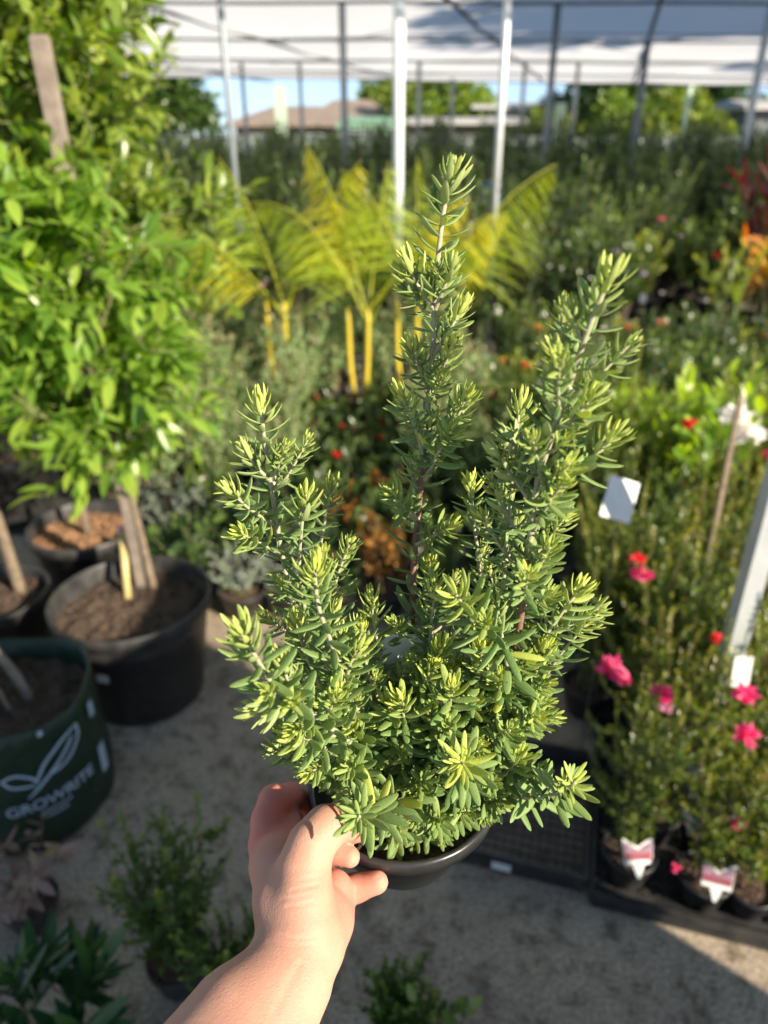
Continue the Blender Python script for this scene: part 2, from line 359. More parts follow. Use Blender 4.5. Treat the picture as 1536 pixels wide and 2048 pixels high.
# ------------------------------------------------------------------ the held shrub
def held_shrub():
    rng = np.random.default_rng(11)
    base = W(805, 1563, .535)
    root = empty('potted_shrub', tuple(base - [0, 0, .067]), 0,
                 'bushy rosemary-like shrub with lime shoot tips in the small pot held up by the hand', 'potted plant')
    O = base - np.array([0, 0, .067])
    PR, PH = .0665, .067
    link('pot', pot_mesh(PR, PH, .044, .007, 'pot_thin', 64), root)
    link('soil', soil_mesh(PR - .004, PH - .016, 'soil', 3, .004, 40), root)
    def L3(px, py, t): return W(px, py, t) - O
    crown = lambda dx, dy: np.array([dx, dy, PH - .02])
    branches = []      # (path points local, r0, brown?, side shoot density, leaf scale)
    def B(pts, r0=.0024, brown=0, side=1.0, ls=1.0, b=(0, 0)): branches.append(([crown(*b)] + [L3(*p) for p in pts][::-1], r0, brown, side, ls))
    # tip first, down to the soil
    B([(905,335,.385),(886,430,.39),(872,560,.40),(866,690,.41),(850,880,.43),(835,1040,.45),(826,1170,.46),(822,1380,.49)], .0028, 1, 1.0, 1.05, (.006,.0))
    B([(1222,545,.315),(1180,650,.325),(1150,735,.335),(1108,860,.35),(1076,960,.365),(1060,1080,.385),(1048,1190,.40),(1025,1330,.425),(990,1480,.46)], .0029, 1, 1.1, 1.05, (.03,-.005))
    B([(520,800,.42),(530,890,.425),(545,990,.435),(560,1085,.445),(582,1190,.455),(620,1320,.47),(690,1460,.50)], .0025, 0, 1.0, 1.0, (-.03,.01))
    B([(628,1135,.37),(636,1210,.38),(662,1285,.395),(700,1390,.42),(750,1500,.46)], .0024, 0, .8, 1.05, (-.02,-.01))
    B([(482,1262,.335),(515,1320,.345),(560,1385,.365),(640,1440,.40),(725,1520,.45)], .0024, 0, .7, 1.1, (-.03,-.015))
    B([(612,985,.41),(603,1060,.42),(600,1150,.435),(625,1270,.45),(690,1400,.48)], .0020, 0, .7, .95, (-.02,.015))
    B([(668,965,.45),(650,1040,.46),(640,1130,.465),(660,1270,.475),(720,1420,.50)], .0019, 0, .6, .9, (-.01,.02))
    B([(700,1085,.45),(670,1180,.46),(690,1290,.47),(740,1430,.50)], .0018, 0, .6, .9, (-.01,.02))
    B([(940,960,.45),(948,1050,.45),(960,1150,.455),(950,1290,.47),(900,1450,.50)], .0020, 0, .9, .9, (.01,.02))
    B([(912,1190,.37),(955,1240,.385),(1010,1300,.40),(1000,1400,.44),(930,1520,.48)], .0022, 0, .7, 1.22, (.015,-.015))
    B([(1165,1170,.40),(1110,1245,.41),(1065,1310,.42),(1010,1420,.45),(930,1520,.48)], .0020, 0, .8, .95, (.03,0))
    B([(1040,800,.40),(1030,900,.41),(1020,1010,.42),(1010,1130,.43),(990,1280,.45),(920,1450,.49)], .0020, 0, 1.1, .95, (.02,.01))
    B([(1150,1565,.40),(1110,1588,.42),(1060,1595,.44),(985,1590,.47),(900,1590,.50)], .0022, 0, .5, 1.24, (.03,-.02))
    B([(718,1633,.39),(752,1622,.42),(815,1600,.46)], .0020, 0, .2, 1.28, (-.005,-.03))
    B([(925,1525,.39),(930,1545,.43),(910,1590,.47)], .0018, 0, .2, 1.21, (.02,-.03))
    B([(1040,1510,.42),(1010,1550,.44),(950,1590,.48)], .0018, 0, .8, 1.0, (.02,-.02))
    B([(578,1475,.385),(620,1480,.40),(690,1520,.44),(760,1560,.48)], .0018, 0, .6, 1.0, (-.03,-.02))
    B([(742,1190,.445),(752,1270,.45),(775,1370,.465),(800,1480,.48)], .0017, 0, .9, .9, (-.01,.02))
    B([(870,1165,.43),(862,1260,.44),(850,1380,.46),(840,1490,.48)], .0018, 0, 1.0, .95, (.005,.01))
    B([(800,1395,.41),(812,1460,.43),(820,1530,.46)], .0017, 0, 1.0, 1.0, (-.005,-.01))
    B([(965,1290,.40),(955,1370,.42),(925,1460,.45)], .0018, 0, 1.0, 1.0, (.015,-.01))
    B([(905,1370,.40),(895,1440,.43),(870,1530,.46)], .0017, 0, 1.0, 1.0, (.01,-.015))
    B([(675,1370,.40),(705,1440,.43),(750,1530,.46)], .0017, 0, 1.0, 1.0, (-.02,-.015))
    B([(590,1240,.41),(620,1330,.42),(680,1440,.45)], .0018, 0, 1.0, .95, (-.03,.0))
    B([(1090,1290,.41),(1060,1370,.43),(990,1480,.46)], .0018, 0, 1.0, .95, (.03,-.005))
    B([(720,1250,.42),(735,1340,.435),(765,1440,.46)], .0018, 0, .9, .9, (-.015,0))
    B([(880,1290,.42),(872,1370,.44),(860,1480,.47)], .0018, 0, 1.0, .95, (.005,-.01))
    B([(780,1400,.42),(795,1470,.45),(805,1540,.49)], .0016, 0, .9, 1.0, (-.005,-.02))
    B([(860,1420,.42),(860,1500,.45)], .0016, 0, .9, 1.0, (.005,-.02))
    B([(700,1450,.42),(740,1520,.46)], .0016, 0, .9, 1.0, (-.02,-.02))
    B([(950,1400,.42),(930,1470,.45),(890,1550,.49)], .0016, 0, .9, 1.0, (.02,-.02))
    B([(1080,1400,.43),(1030,1470,.45),(960,1550,.49)], .0016, 0, .9, .9, (.03,-.01))
    B([(640,1400,.42),(690,1470,.45),(750,1550,.49)], .0016, 0, .9, 1.0, (-.03,-.01))
    B([(1180,1240,.42),(1120,1310,.43),(1060,1400,.45),(980,1510,.48)], .0018, 0, .9, .9, (.035,.01))
    B([(860,1120,.46),(850,1250,.475),(840,1400,.49)], .0016, 0, .8, .85, (.0,.03))
    B([(1000,1180,.45),(980,1290,.46),(930,1420,.48)], .0016, 0, .8, .85, (.02,.03))
    B([(830,1640,.44),(850,1615,.47)], .0015, 0, .3, .8, (.0,-.035))
    B([(650,1560,.44),(700,1555,.47)], .0015, 0, .3, .85, (-.03,-.03))
    B([(540,1560-60,.44),(610,1510,.45),(700,1540,.49)], .0015, 0, .5, .85, (-.04,-.0))
    for (fx, fy, t, bx, by) in ((700,1590,.45,-.03,-.02), (760,1600,.44,-.01,-.03), (880,1640,.44,.015,-.035), (930,1620,.45,.03,-.025), (1000,1600,.44,.035,-.02), (850,1560,.43,.0,-.03), (980,1530,.43,.02,-.02),
                            (640,1520,.43,-.03,-.01), (700,1530,.41,-.02,-.02), (790,1660,.44,-.005,-.04), (1080,1540,.43,.03,-.01), (560,1460,.43,-.035,0), (900,1450,.41,.01,-.01), (1020,1460,.41,.03,-.01)):
        q = L3(fx, fy, t); B0 = crown(bx, by); mid_ = (q + B0) / 2 + np.array([0, 0, .012]); branches.append(([B0, mid_, q], .0015, 0, .9, .95))
    # named side shoots: (tip), (joint)
    SH = [((800,785,.40),(835,870,.42),(848,930,.43)), ((935,790,.41),(905,850,.42),(856,910,.43)), ((905,860,.39),(880,900,.41),(850,960,.435)),
          ((812,520,.39),(835,570,.395),(868,620,.40)), ((905,530,.385),(890,570,.39),(870,620,.40)), ((925,610,.395),(900,660,.40),(868,710,.41)),
          ((905,690,.40),(885,740,.41),(862,790,.42)), ((818,690,.40),(840,740,.41),(860,780,.42)),
          ((1100,700,.33),(1125,750,.335),(1140,780,.335)), ((1190,785,.335),(1155,830,.34),(1115,860,.35)), ((1235,865,.34),(1175,920,.35),(1100,960,.36)),
          ((1130,960,.345),(1095,1010,.36),(1068,1060,.38)), ((990,905,.38),(1030,960,.375),(1066,1010,.375)), ((1100,1095,.37),(1075,1140,.385),(1052,1180,.40)),
          ((1010,870,.39),(1050,920,.38),(1078,960,.37)), ((455,975,.41),(495,1015,.42),(548,1050,.44)), ((478,1065,.41),(520,1085,.43),(562,1110,.445)),
          ((490,895,.42),(510,930,.425),(538,960,.43)), ((560,905,.43),(550,950,.435),(545,990,.435)), ((1110,820,.36),(1115,850,.355),(1108,870,.35)),
          ((720,1290,.40),(700,1330,.405),(690,1370,.415)), ((560,1320,.36),(575,1360,.365),(585,1400,.375)), ((870,1330,.42),(850,1370,.43),(824,1390,.49)),
          ((1120,1010,.40),(1090,1060,.40),(1055,1110,.40)), ((1200,1215,.42),(1140,1250,.42),(1080,1290,.42)), ((670,1220,.40),(655,1260,.40),(660,1290,.395)),
          ((500,1420,.38),(540,1420,.375),(580,1400,.375)), ((780,985,.42),(805,1010,.43),(838,1040,.45)), ((905,1050,.43),(870,1070,.44),(832,1090,.45)),
          ((1075,1440,.42),(1050,1450,.43),(1005,1450,.45)), ((990,1350,.41),(1000,1380,.42),(1005,1420,.44))]
    for a, b_, c in SH: branches.append(([L3(*c), L3(*b_), L3(*a)], .0014, 0, .25, .92))

    def grow(path, r0, brown, side, ls, gs, gl, depth=0, vg=1.0, ros=None):
        P = smooth_path(path, 30); seg = np.linalg.norm(np.diff(P, axis=0), axis=1); cum = np.r_[0, np.cumsum(seg)]; Ltot = cum[-1]
        T = np.gradient(P, axis=0); T /= np.linalg.norm(T, axis=1, keepdims=True)
        R = r0 * (1 - .55 * cum / Ltot)
        t = np.c_[np.zeros(len(P)), np.full(len(P), .5), np.zeros(len(P))]
        split = Ltot * (.62 if brown else 0)
        if brown:
            k = int(np.searchsorted(cum, split)); gs.tube(P[:k+1], R[:k+1], 7, mat=1); gs.tube(P[k:], R[k:], 7, mat=0)
        else: gs.tube(P, R, 7, mat=0)
        vig = rng.uniform(.6, 1.1) * vg; s = Ltot - .0008; ph = rng.uniform(0, 6.28); pos = []; dr = []; up = []; ln = []; wd = []; bn = []; ti = []
        first = .30 * Ltot if depth == 0 and Ltot > .12 else .006
        u = np.array([0, 0, 1.])
        while s > first:
            d = Ltot - s
            p = np.array([np.interp(s, cum, P[:, k]) for k in range(3)]); tg = unit([np.interp(s, cum, T[:, k]) for k in range(3)])
            age = math.exp(-(d / .0125) ** 1.7) * (.6 + .4 * min(1, Ltot / .06)) * vig
            a1 = perp(tg, np.random.default_rng(7)); b1 = np.cross(tg, a1)
            nl = 4 if d < .02 else (3 if rng.random() < .7 else 4)
            ang = 1.28 * (1 - math.exp(-(d + (.0075 if ros is None else .016)) / .0125)) + .12
            Ln = ls * (.0060 + .0102 * (1 - math.exp(-(d + .001) / .008)))
            if depth > 0: Ln *= .82
            for q in range(nl):
                if d > .03 and rng.random() < .06: continue
                a = ph + q * 2 * math.pi / nl + rng.normal(0, .14)
                rd = a1 * math.cos(a) + b1 * math.sin(a)
                an = ang + rng.normal(0, .14)
                dd = tg * math.cos(an) + rd * math.sin(an); uu = tg * math.sin(an) - rd * math.cos(an)
                if d > .025: dd = unit(dd + u * rng.uniform(-.1, .12)); 
                uu = unit(uu + rng.normal(0, .12, 3))
                pos.append(p + rd * r0 * .5); dr.append(dd); up.append(uu)
                l = Ln * rng.uniform(.72, 1.2); ln.append(l); wd.append(l * rng.uniform(.110, .150) * (1 if ros is None else .86) * (1 - .22 * age) + .0001)
                bn.append(rng.normal(.24, .13) + .28 * age - (.2 if ros is not None else 0)); ti.append((min(1, max(0, age * rng.uniform(.75, 1.15))) if rng.random() > .02 else rng.uniform(.6, 1), rng.uniform(0, 1), 0))
            if depth < 1 and d > .03 and rng.random() < side * .36:
                a = rng.uniform(0, 6.28); rd = a1 * math.cos(a) + b1 * math.sin(a)
                l = rng.uniform(.010, .030) * (1 if d > .05 else .6)
                q1 = p + (tg * .55 + rd * .8) * l * .5; q2 = p + (tg * .95 + rd * 1.05 + u * .25) * l
                grow([p, q1, q2], .0011, 0, 0, ls * .85, gs, gl, depth + 1, vg)
            s -= (.0017 + .0058 * (1 - math.exp(-d / .016))) * rng.uniform(.85, 1.15); ph += math.pi / nl + .15
        gl.leaves(T_THICK, pos, dr, up, ln, wd, bn, ti)
    for (pts, r0, brown, side, ls) in branches:
        gs = MB(); gl = MB(); ro = ls if ls > 1.2 else None; grow(pts, r0, brown, side, ls, gs, gl, 0, .35 if r0 == .0015 else (.3 if ls > 1.25 else 1.0), ro)
        st = link('branch', gs.mesh('branch', [M['rosemary_stem'], M['brown_stem']]), root)
        link('leaves', gl.mesh('leaves', M['rosemary']), st)
    # white plant label standing behind the stems
    g = MB(); c = L3(806, 1312, .46); c2 = L3(816, 1540, .52)
    q = np.array([.013, 0, 0]); u = unit(c - c2); n = unit(np.cross(q, u)) * .0005
    v = []
    for s_ in (1, -1): v += list(np.array([c - q - u*.02, c + q - u*.02, c + q + u*.012, c + q*.7 + u*.018, c - q*.7 + u*.018, c - q + u*.012]) + n * s_)
    g.add(v, [[0,1,2,3,4,5],[11,10,9,8,7,6]] + [[i, i+6, (i+1) % 6+6, (i+1) % 6] for i in range(6)])
    g.tube([c - u*.018, c2 + [0, 0, -.0]], .0022, 4)
    link('plant_label', g.mesh('plant_label', M['white_card'], smooth=False), root)
    return root, O
held, HO = held_shrub()

# ------------------------------------------------------------------ the hand and arm: one smooth surface
def surface_net(f, org, h):
    ins = f < 0; nx, ny, nz = f.shape
    cnt = np.zeros((nx-1, ny-1, nz-1), np.int8)
    for i in (0, 1):
        for j in (0, 1):
            for k in (0, 1): cnt += ins[i:nx-1+i, j:ny-1+j, k:nz-1+k]
    cells = np.argwhere((cnt > 0) & (cnt < 8)); idx = -np.ones(cnt.shape, np.int64); idx[tuple(cells.T)] = np.arange(len(cells))
    acc = np.zeros((len(cells), 3)); num = np.zeros(len(cells))
    cor = [(i, j, k) for i in (0, 1) for j in (0, 1) for k in (0, 1)]
    for a in cor:
        for ax in range(3):
            if a[ax]: continue
            b = list(a); b[ax] = 1
            fa = f[cells[:, 0]+a[0], cells[:, 1]+a[1], cells[:, 2]+a[2]]; fb = f[cells[:, 0]+b[0], cells[:, 1]+b[1], cells[:, 2]+b[2]]
            m = (fa < 0) != (fb < 0); t = fa / np.where(m, fa - fb, 1)
            p = np.tile(np.array(a, float), (len(cells), 1)); p[:, ax] += t
            acc[m] += p[m]; num[m] += 1
    V = org + (cells + acc / num[:, None]) * h; F = []
    for ax in range(3):
        o1, o2 = [(1, 2), (2, 0), (0, 1)][ax]
        sl0 = [slice(None)] * 3; sl1 = [slice(None)] * 3; sl0[ax] = slice(0, -1); sl1[ax] = slice(1, None)
        A = ins[tuple(sl0)]; Bq = ins[tuple(sl1)]; e = np.argwhere(A != Bq)
        e = e[(e[:, o1] > 0) & (e[:, o2] > 0) & (e[:, o1] < f.shape[o1]-1) & (e[:, o2] < f.shape[o2]-1)]
        flip = A[tuple(e.T)]
        q = []
        for d1, d2 in ((0, 0), (-1, 0), (-1, -1), (0, -1)):
            c = e.copy(); c[:, o1] += d1; c[:, o2] += d2; q.append(idx[tuple(c.T)])
        q = np.stack(q, 1); q[~flip] = q[~flip][:, ::-1]; F.append(q)
    F = np.concatenate(F); return V, F[:, ::-1] if False else F
def relax(V, F, it=3, lam=.5):
    E = np.concatenate([F[:, [0, 1]], F[:, [1, 2]], F[:, [2, 3]], F[:, [3, 0]]])
    for _ in range(it):
        a = np.zeros_like(V); c = np.zeros(len(V))
        np.add.at(a, E[:, 0], V[E[:, 1]]); np.add.at(c, E[:, 0], 1); np.add.at(a, E[:, 1], V[E[:, 0]]); np.add.at(c, E[:, 1], 1)
        V = V * (1 - lam) + lam * a / c[:, None]
    return V
def person():
    # chains of (px, py, depth, radius mm); every chain is a run of tapered capsules
    def C(*pts): return [(W(p[0], p[1], p[2]), p[3] / 1000) for p in pts]
    body = [  # forearm, wrist, palm
        C((150,2700,.30,38),(320,2330,.345,36),(415,2150,.375,31),(480,2040,.395,26),(550,1952,.415,18.5),(585,1878,.43,17)),
        C((230,2700,.30,38),(385,2340,.345,34),(478,2155,.375,28),(532,2055,.395,24),(590,1962,.415,18.5),(616,1880,.43,17)),
        C((587,1880,.43,17),(570,1800,.445,17),(555,1730,.47,15.5),(548,1700,.49,13)),
        C((612,1880,.435,17),(612,1800,.447,16)),
        C((560,1735,.475,11),(590,1690,.492,9)),
        C((566,1715,.488,10),(572,1672,.505,9),(584,1640,.520,8.5)),
        C((632,1890,.435,15.5),(647,1840,.455,16.5),(655,1800,.475,15),(650,1770,.49,12.5)),
        C((600,1850,.445,16),(600,1770,.475,15),(590,1720,.49,13)),
    ]
    thumb = [C((610,1900,.428,17),(610,1850,.43,18),(606,1795,.436,17.5),(608,1735,.443,15.5),(622,1690,.447,13.8),(652,1655,.455,12.8),(684,1643,.468,11.8),(712,1655,.483,9.6))]
    index = [C((545,1745,.475,14),(536,1690,.49,12.5),(535,1640,.502,10.8),(548,1602,.512,10.6),(580,1592,.53,9.2),(606,1606,.548,8.6),(615,1630,.56,7.6))]
    middle = [C((575,1745,.485,12),(588,1712,.505,10.5),(612,1682,.522,9.8),(626,1664,.545,9),(640,1655,.56,8))]
    rim = W(805, 1563, .535)
    def RP(dx, dy, out, dz, r): u = unit([dx, dy, 0]); return (rim + u * (.0665 + out) + np.array([0, 0, dz]), r / 1000)
    def RA(deg, out, dz, r): return RP(math.cos(rad(deg)), math.sin(rad(deg)), out, dz, r)
    ring = [C((620,1770,.470,12.5)) + [RA(212, .016, -.012, 10), RA(224, .0105, -.004, 8.6), RA(233, .0085, .001, 7.8), RA(241, .0078, .002, 6.8)]]
    pinky = [C((655,1812,.462,13),(668,1778,.466,11)) + [RA(233, .018, -.027, 8.8), RA(246, .0125, -.019, 8.6), RA(256, .0088, -.012, 7.4)]]
    allp = np.array([p for g_ in (body, thumb, index, middle, ring, pinky) for ch in g_ for p, r in ch])
    lo = allp.min(0) - .05; hi = allp.max(0) + .05; h = .0014
    n = np.ceil((hi - lo) / h).astype(int) + 1
    BIG = 1.0
    def field(chs, k):
        F = np.full(n, BIG, np.float32)
        for ch in chs:
            for (a, ra), (b, rb) in zip(ch[:-1], ch[1:]):
                l = np.minimum(a - ra, b - rb) - .03; u = np.maximum(a + ra, b + rb) + .03
                i0 = np.clip(((l - lo) / h).astype(int), 0, n-1); i1 = np.clip(((u - lo) / h).astype(int) + 1, 1, n)
                gx, gy, gz = [lo[d] + h * np.arange(i0[d], i1[d]) for d in range(3)]
                ba = b - a; L2 = ba @ ba
                X = gx[:, None, None] - a[0]; Y = gy[None, :, None] - a[1]; Z = gz[None, None] - a[2]
                t = np.clip((X*ba[0] + Y*ba[1] + Z*ba[2]) / L2, 0, 1)
                d = np.sqrt((X - t*ba[0])**2 + (Y - t*ba[1])**2 + (Z - t*ba[2])**2) - (ra + (rb - ra) * t)
                s_ = tuple(slice(i0[q], i1[q]) for q in range(3)); cur = F[s_]
                hh = np.clip(.5 + .5 * (cur - d) / k, 0, 1)
                F[s_] = np.where(cur >= BIG, np.minimum(cur, d), cur * (1 - hh) + d * hh - k * hh * (1 - hh))
        return F
    def smin(a, b, k):
        hh = np.clip(.5 + .5 * (b - a) / k, 0, 1); return np.where((a >= BIG*.9) | (b >= BIG*.9), np.minimum(a, b), b * (1 - hh) + a * hh - k * hh * (1 - hh))
    F = field(body, .012)
    F = smin(F, field(thumb, .005), .0055)
    for f_, k_ in ((index, .0035), (middle, .0035), (ring, .0025), (pinky, .0010)): F = smin(F, field(f_, .004), k_)
    V, Q = surface_net(F, lo, h); V = relax(V, Q, 3)
    # creases of the skin where the thumb and the wrist bend
    dd = V - np.array([0, 0, CAMZ]); tt_ = dd[:, 1]*cp - dd[:, 2]*sp; sx_ = 768 + FPX*dd[:, 0]/tt_; sy_ = 1024 - FPX*(dd[:, 1]*sp + dd[:, 2]*cp)/tt_
    push = np.zeros(len(V))
    for P_, wd_, am in ([(585,1782),(610,1776),(634,1770)], 4.5, 1.0), ([(562,1800),(590,1797),(618,1790)], 4, .7), ([(575,1815),(600,1812),(625,1806)], 4, .6), ([(600,1762),(622,1757),(640,1752)], 4, .6), \
                      ([(560,1872),(590,1880),(640,1876),(672,1862)], 5, .9), ([(540,1884),(585,1893),(640,1890)], 5, .6), ([(628,1660),(640,1676),(655,1688)], 5, .9), ([(622,1672),(634,1688),(646,1698)], 4, .6), \
                      ([(600,1930),(575,1975),(548,2030)], 9, 1.3), ([(655,1835),(672,1822),(690,1818)], 5, .9), ([(640,1690),(655,1700),(660,1712)], 5, .7):
        P_ = np.array(P_, float)
        for (a_, b_) in zip(P_[:-1], P_[1:]):
            ab = b_ - a_; q_ = np.clip(((sx_ - a_[0])*ab[0] + (sy_ - a_[1])*ab[1]) / (ab @ ab), 0, 1)
            ds = np.hypot(sx_ - a_[0] - q_*ab[0], sy_ - a_[1] - q_*ab[1]); push = np.maximum(push, am * np.exp(-(ds / wd_)**2) * (tt_ < .462))
    V = V + np.array([0, cp, -sp]) * (push * .0007)[:, None]
    # skin detail: wrist tendon, thenar and knuckle creases as gentle displacement
    red = np.zeros(len(V))
    for chs, rr_ in ((index, .020), (middle, .024), (ring, .018), (pinky, .018)):
        for p_, r_ in chs[0][1:]: red = np.maximum(red, np.exp(-((np.linalg.norm(V - p_, axis=1) - r_).clip(0) / (rr_*.9))**2) * .75)
    for p_ in (ring[0][-1][0], pinky[0][-1][0], thumb[0][-1][0]): red *= 1 - .9 * np.exp(-(np.linalg.norm(V - p_, axis=1) / .013)**2)
    g = MB(); O = W(560, 1900, .43); g.add(V - O, Q, tint=np.c_[red, np.full(len(V), .5), np.zeros(len(V))])
    m, nt, b = mat('skin')
    n1 = noise(nt, 16, 3, .6); n2 = noise(nt, 240, 4, .7)
    r = ramp(nt, n1.outputs[0], [(.30, (.45, .225, .16)), (.5, (.53, .29, .205)), (.7, (.59, .345, .25))])
    at = N(nt, 'ShaderNodeAttribute', attribute_name='tint'); sc = N(nt, 'ShaderNodeSeparateColor'); nt.links.new(at.outputs['Color'], sc.inputs[0])
    n3 = noise(nt, 55, 3, .6); bl = ramp(nt, n3.outputs[0], [(.45, (0, 0, 0)), (.75, (.45, .45, .45))])
    c_ = mixc(nt, bl.outputs[0], r.outputs[0], (.62, .27, .20)); c_ = mixc(nt, sc.outputs[0], c_, (.62, .19, .14))
    nt.links.new(c_, b.inputs['Base Color'])
    b.inputs['Subsurface Weight'].default_value = .45; b.inputs['Subsurface Radius'].default_value = (1.0, .30, .14); b.inputs['Subsurface Scale'].default_value = .007
    b.inputs['Roughness'].default_value = .6; b.inputs['Specular IOR Level'].default_value = .3
    wv = N(nt, 'ShaderNodeTexVoronoi'); wv.feature = 'DISTANCE_TO_EDGE'; wv.inputs['Scale'].default_value = 520
    tc = N(nt, 'ShaderNodeTexCoord'); nt.links.new(tc.outputs['Object'], wv.inputs['Vector'])
    mm = N(nt, 'ShaderNodeMath', operation='ADD'); nt.links.new(wv.outputs['Distance'], mm.inputs[0]); nt.links.new(n2.outputs[0], mm.inputs[1])
    bump(nt, b, mm.outputs[0], .4, .0006)
    o = link('person', g.mesh('person', m), None, tuple(O))
    tag(o, 'bare left forearm and hand reaching in from below to grip the small black pot', 'person')
person()

# ------------------------------------------------------------------ generic shrub builder (stems + leaves + flowers)
def shrub_parts(seed, h, r, nst=8, lean=.5, leaf=(.03, .008), nleaf=60, tm=T_SM, twigs=3, droop=.0, ang=1.0, start=.15, young=.15,
                flowers=0, fsize=.02, r0=.003, bendv=.0, topyoung=True, wob=.12):
    rng = np.random.default_rng(seed); gs = MB(); gl = MB(); gf = []
    pos, dr, up, ln, wd, ti = [], [], [], [], [], []
    def put(P, n, r_s, sc=1.):
        cum = np.r_[0, np.cumsum(np.linalg.norm(np.diff(P, axis=0), axis=1))]
        T = np.gradient(P, axis=0)
        for s in np.linspace(start, 1, n):
            x = s * cum[-1]; p = np.array([np.interp(x, cum, P[:, k]) for k in range(3)]); t = unit([np.interp(x, cum, T[:, k]) for k in range(3)])
            rd = perp(t, rng); a = ang * (1.05 - .45 * s) + rng.normal(0, .18)
            d = t * math.cos(a) + rd * math.sin(a) + np.array([0, 0, -droop]); u = t * math.sin(a) - rd * math.cos(a) + np.array([0, 0, .3])
            pos.append(p); dr.append(d); up.append(u + rng.normal(0, .2, 3)); k = rng.uniform(.7, 1.2) * sc * (1.1 - .4 * s)
            ln.append(leaf[0] * k); wd.append(leaf[1] * k)
            ti.append((np.clip(young * rng.uniform(0, 1.3) + (max(0, s - .8) * 3 if topyoung else 0), 0, 1), rng.uniform(0, 1), 0))
    tips = []
    for i in range(nst):
        a = 2 * math.pi * (i + rng.uniform(0, .7)) / nst; rr = r * math.sqrt(rng.uniform(.05, 1)) ; hh = h * rng.uniform(.68, 1.0)
        b0 = np.array([math.cos(a), math.sin(a), 0]) * min(.025, r * .25)
        tip = np.array([math.cos(a) * rr, math.sin(a) * rr, hh])
        mid = b0 * (1 - .5) + tip * .5 + np.array([rng.normal(0, r * wob), rng.normal(0, r * wob), 0]) - np.array([math.cos(a), math.sin(a), 0]) * rr * .25 * lean
        P = smooth_path([b0, mid, tip], 8); gs.tube(P, np.linspace(r0, r0 * .35, len(P)), 5, cap=False); put(P, nleaf, r0); tips.append(tip)
        for j in range(twigs):
            s = rng.uniform(.25, .85); p = P[int(s * (len(P) - 1))]; t = unit(P[-1] - P[0]); rd = perp(t, rng)
            l = h * rng.uniform(.12, .28); q = p + (t * .7 + rd * .6) * l
            Q = smooth_path([p, (p + q) / 2 + rd * l * .08, q], 4); gs.tube(Q, np.linspace(r0 * .5, r0 * .25, len(Q)), 4, cap=False)
            put(Q, max(4, int(nleaf * l / h * 1.3)), r0, .85); tips.append(q)
    gl.leaves(tm, pos, dr, up, ln, wd, bendv + rng.normal(0, .1, len(pos)), ti)
    if flowers:
        for k in rng.choice(len(tips), min(flowers, len(tips)), replace=False): gf.append(MB()); blossom(gf[-1], tips[k], fsize, rng)
    return gs, gl, gf
def blossom(gf, c, size, rng, n=16):
    d = rng.normal(size=(n, 3)); d[:, 2] = np.abs(d[:, 2]) * .7; d /= np.linalg.norm(d, axis=1, keepdims=True)
    gf.leaves(T_SM, np.tile(c, (n, 1)) + d * size * .15, d, rng.normal(size=(n, 3)), size * rng.uniform(.6, 1.0, n), size * .36, .4,
              np.c_[np.zeros(n), rng.uniform(0, 1, n), np.zeros(n)])
def card(g, w_, h_, z, x=0, y=0, lean=.2, m=0, face=0, th=.0006, pr=True):
    """small upright card standing at (x, y), turned by face"""
    c, s = math.cos(face), math.sin(face)
    def q(u, v, k): 
        yy = -k + v * lean; return (x + c*u - s*yy, y + s*u + c*yy, z + v)
    v = [q(u*w_/2, vv*h_, k) for k in (0, th) for u, vv in ((-1, 0), (1, 0), (1, 1), (-1, 1))]
    g.add(v, np.array([(0,1,2,3),(7,6,5,4),(0,4,5,1),(1,5,6,2),(2,6,7,3),(3,7,4,0)]), mat=m)
    if pr:
        for (u0, u1, v0, v1, mm) in ((-.42, .42, .50, .94, 1), (-.36, .30, .36, .41, 2), (-.36, .36, .25, .29, 2), (-.36, .1, .14, .18, 2)):
            def e(u, v_, k):
                yy = -k + v_*h_*lean - .0004; return (x + c*u*w_ - s*yy, y + s*u*w_ + c*yy, z + v_*h_)
            g.add([e(u0, v0, 0), e(u1, v0, 0), e(u1, v1, 0), e(u0, v1, 0)], np.array([(0, 1, 2, 3)]), mat=mm)
def potted(name, label, cat, group, loc, rz, pr, ph, parts, leafm, stemm='twig', flowm=None, potm='pot', lab=None, soilm='soil', scale=1):
    """thing with pot, soil, stems, foliage and maybe flowers and a label card"""
    root = empty(name, loc, rz, label, cat, group)
    if pr:
        link('pot', POT(pr, ph, potm), root); link('soil', SOIL(pr, ph, soilm), root)
    gs, gl, gf = parts
    z0 = ph * .86 if pr else 0
    s = link('stems', gs.mesh('stems', M[stemm]), root, (0, 0, z0)); link('foliage', gl.mesh('foliage', M[leafm]), root, (0, 0, z0))
    for q in gf: link('flower', q.mesh('flower', M[flowm]), root, (0, 0, z0))
    if lab:
        g = MB(); card(g, lab[0], lab[1], z0 + lab[2], lab[3], -pr * .8, .25); g.box(lab[3]-.003, lab[3]+.003, -pr*.8-.0005, -pr*.8+.0005, z0-.01, z0+lab[2])
        link('plant_label', g.mesh('plant_label', [M[lab[4]], M['label_photo'], M['label_print']], smooth=False), root)
    return root
_pc = {}
def POT(r, h, m):
    k = ('p', r, h, m)
    if k not in _pc: _pc[k] = pot_mesh(r, h, r * .74, .014 if r > .1 else .009, m, 36)
    return _pc[k]
def SOIL(r, h, m):
    k = ('s', r, h, m)
    if k not in _pc: _pc[k] = soil_mesh(r * .93, h * .86, m, 1, .008 if r > .1 else .004, 20)
    return _pc[k]
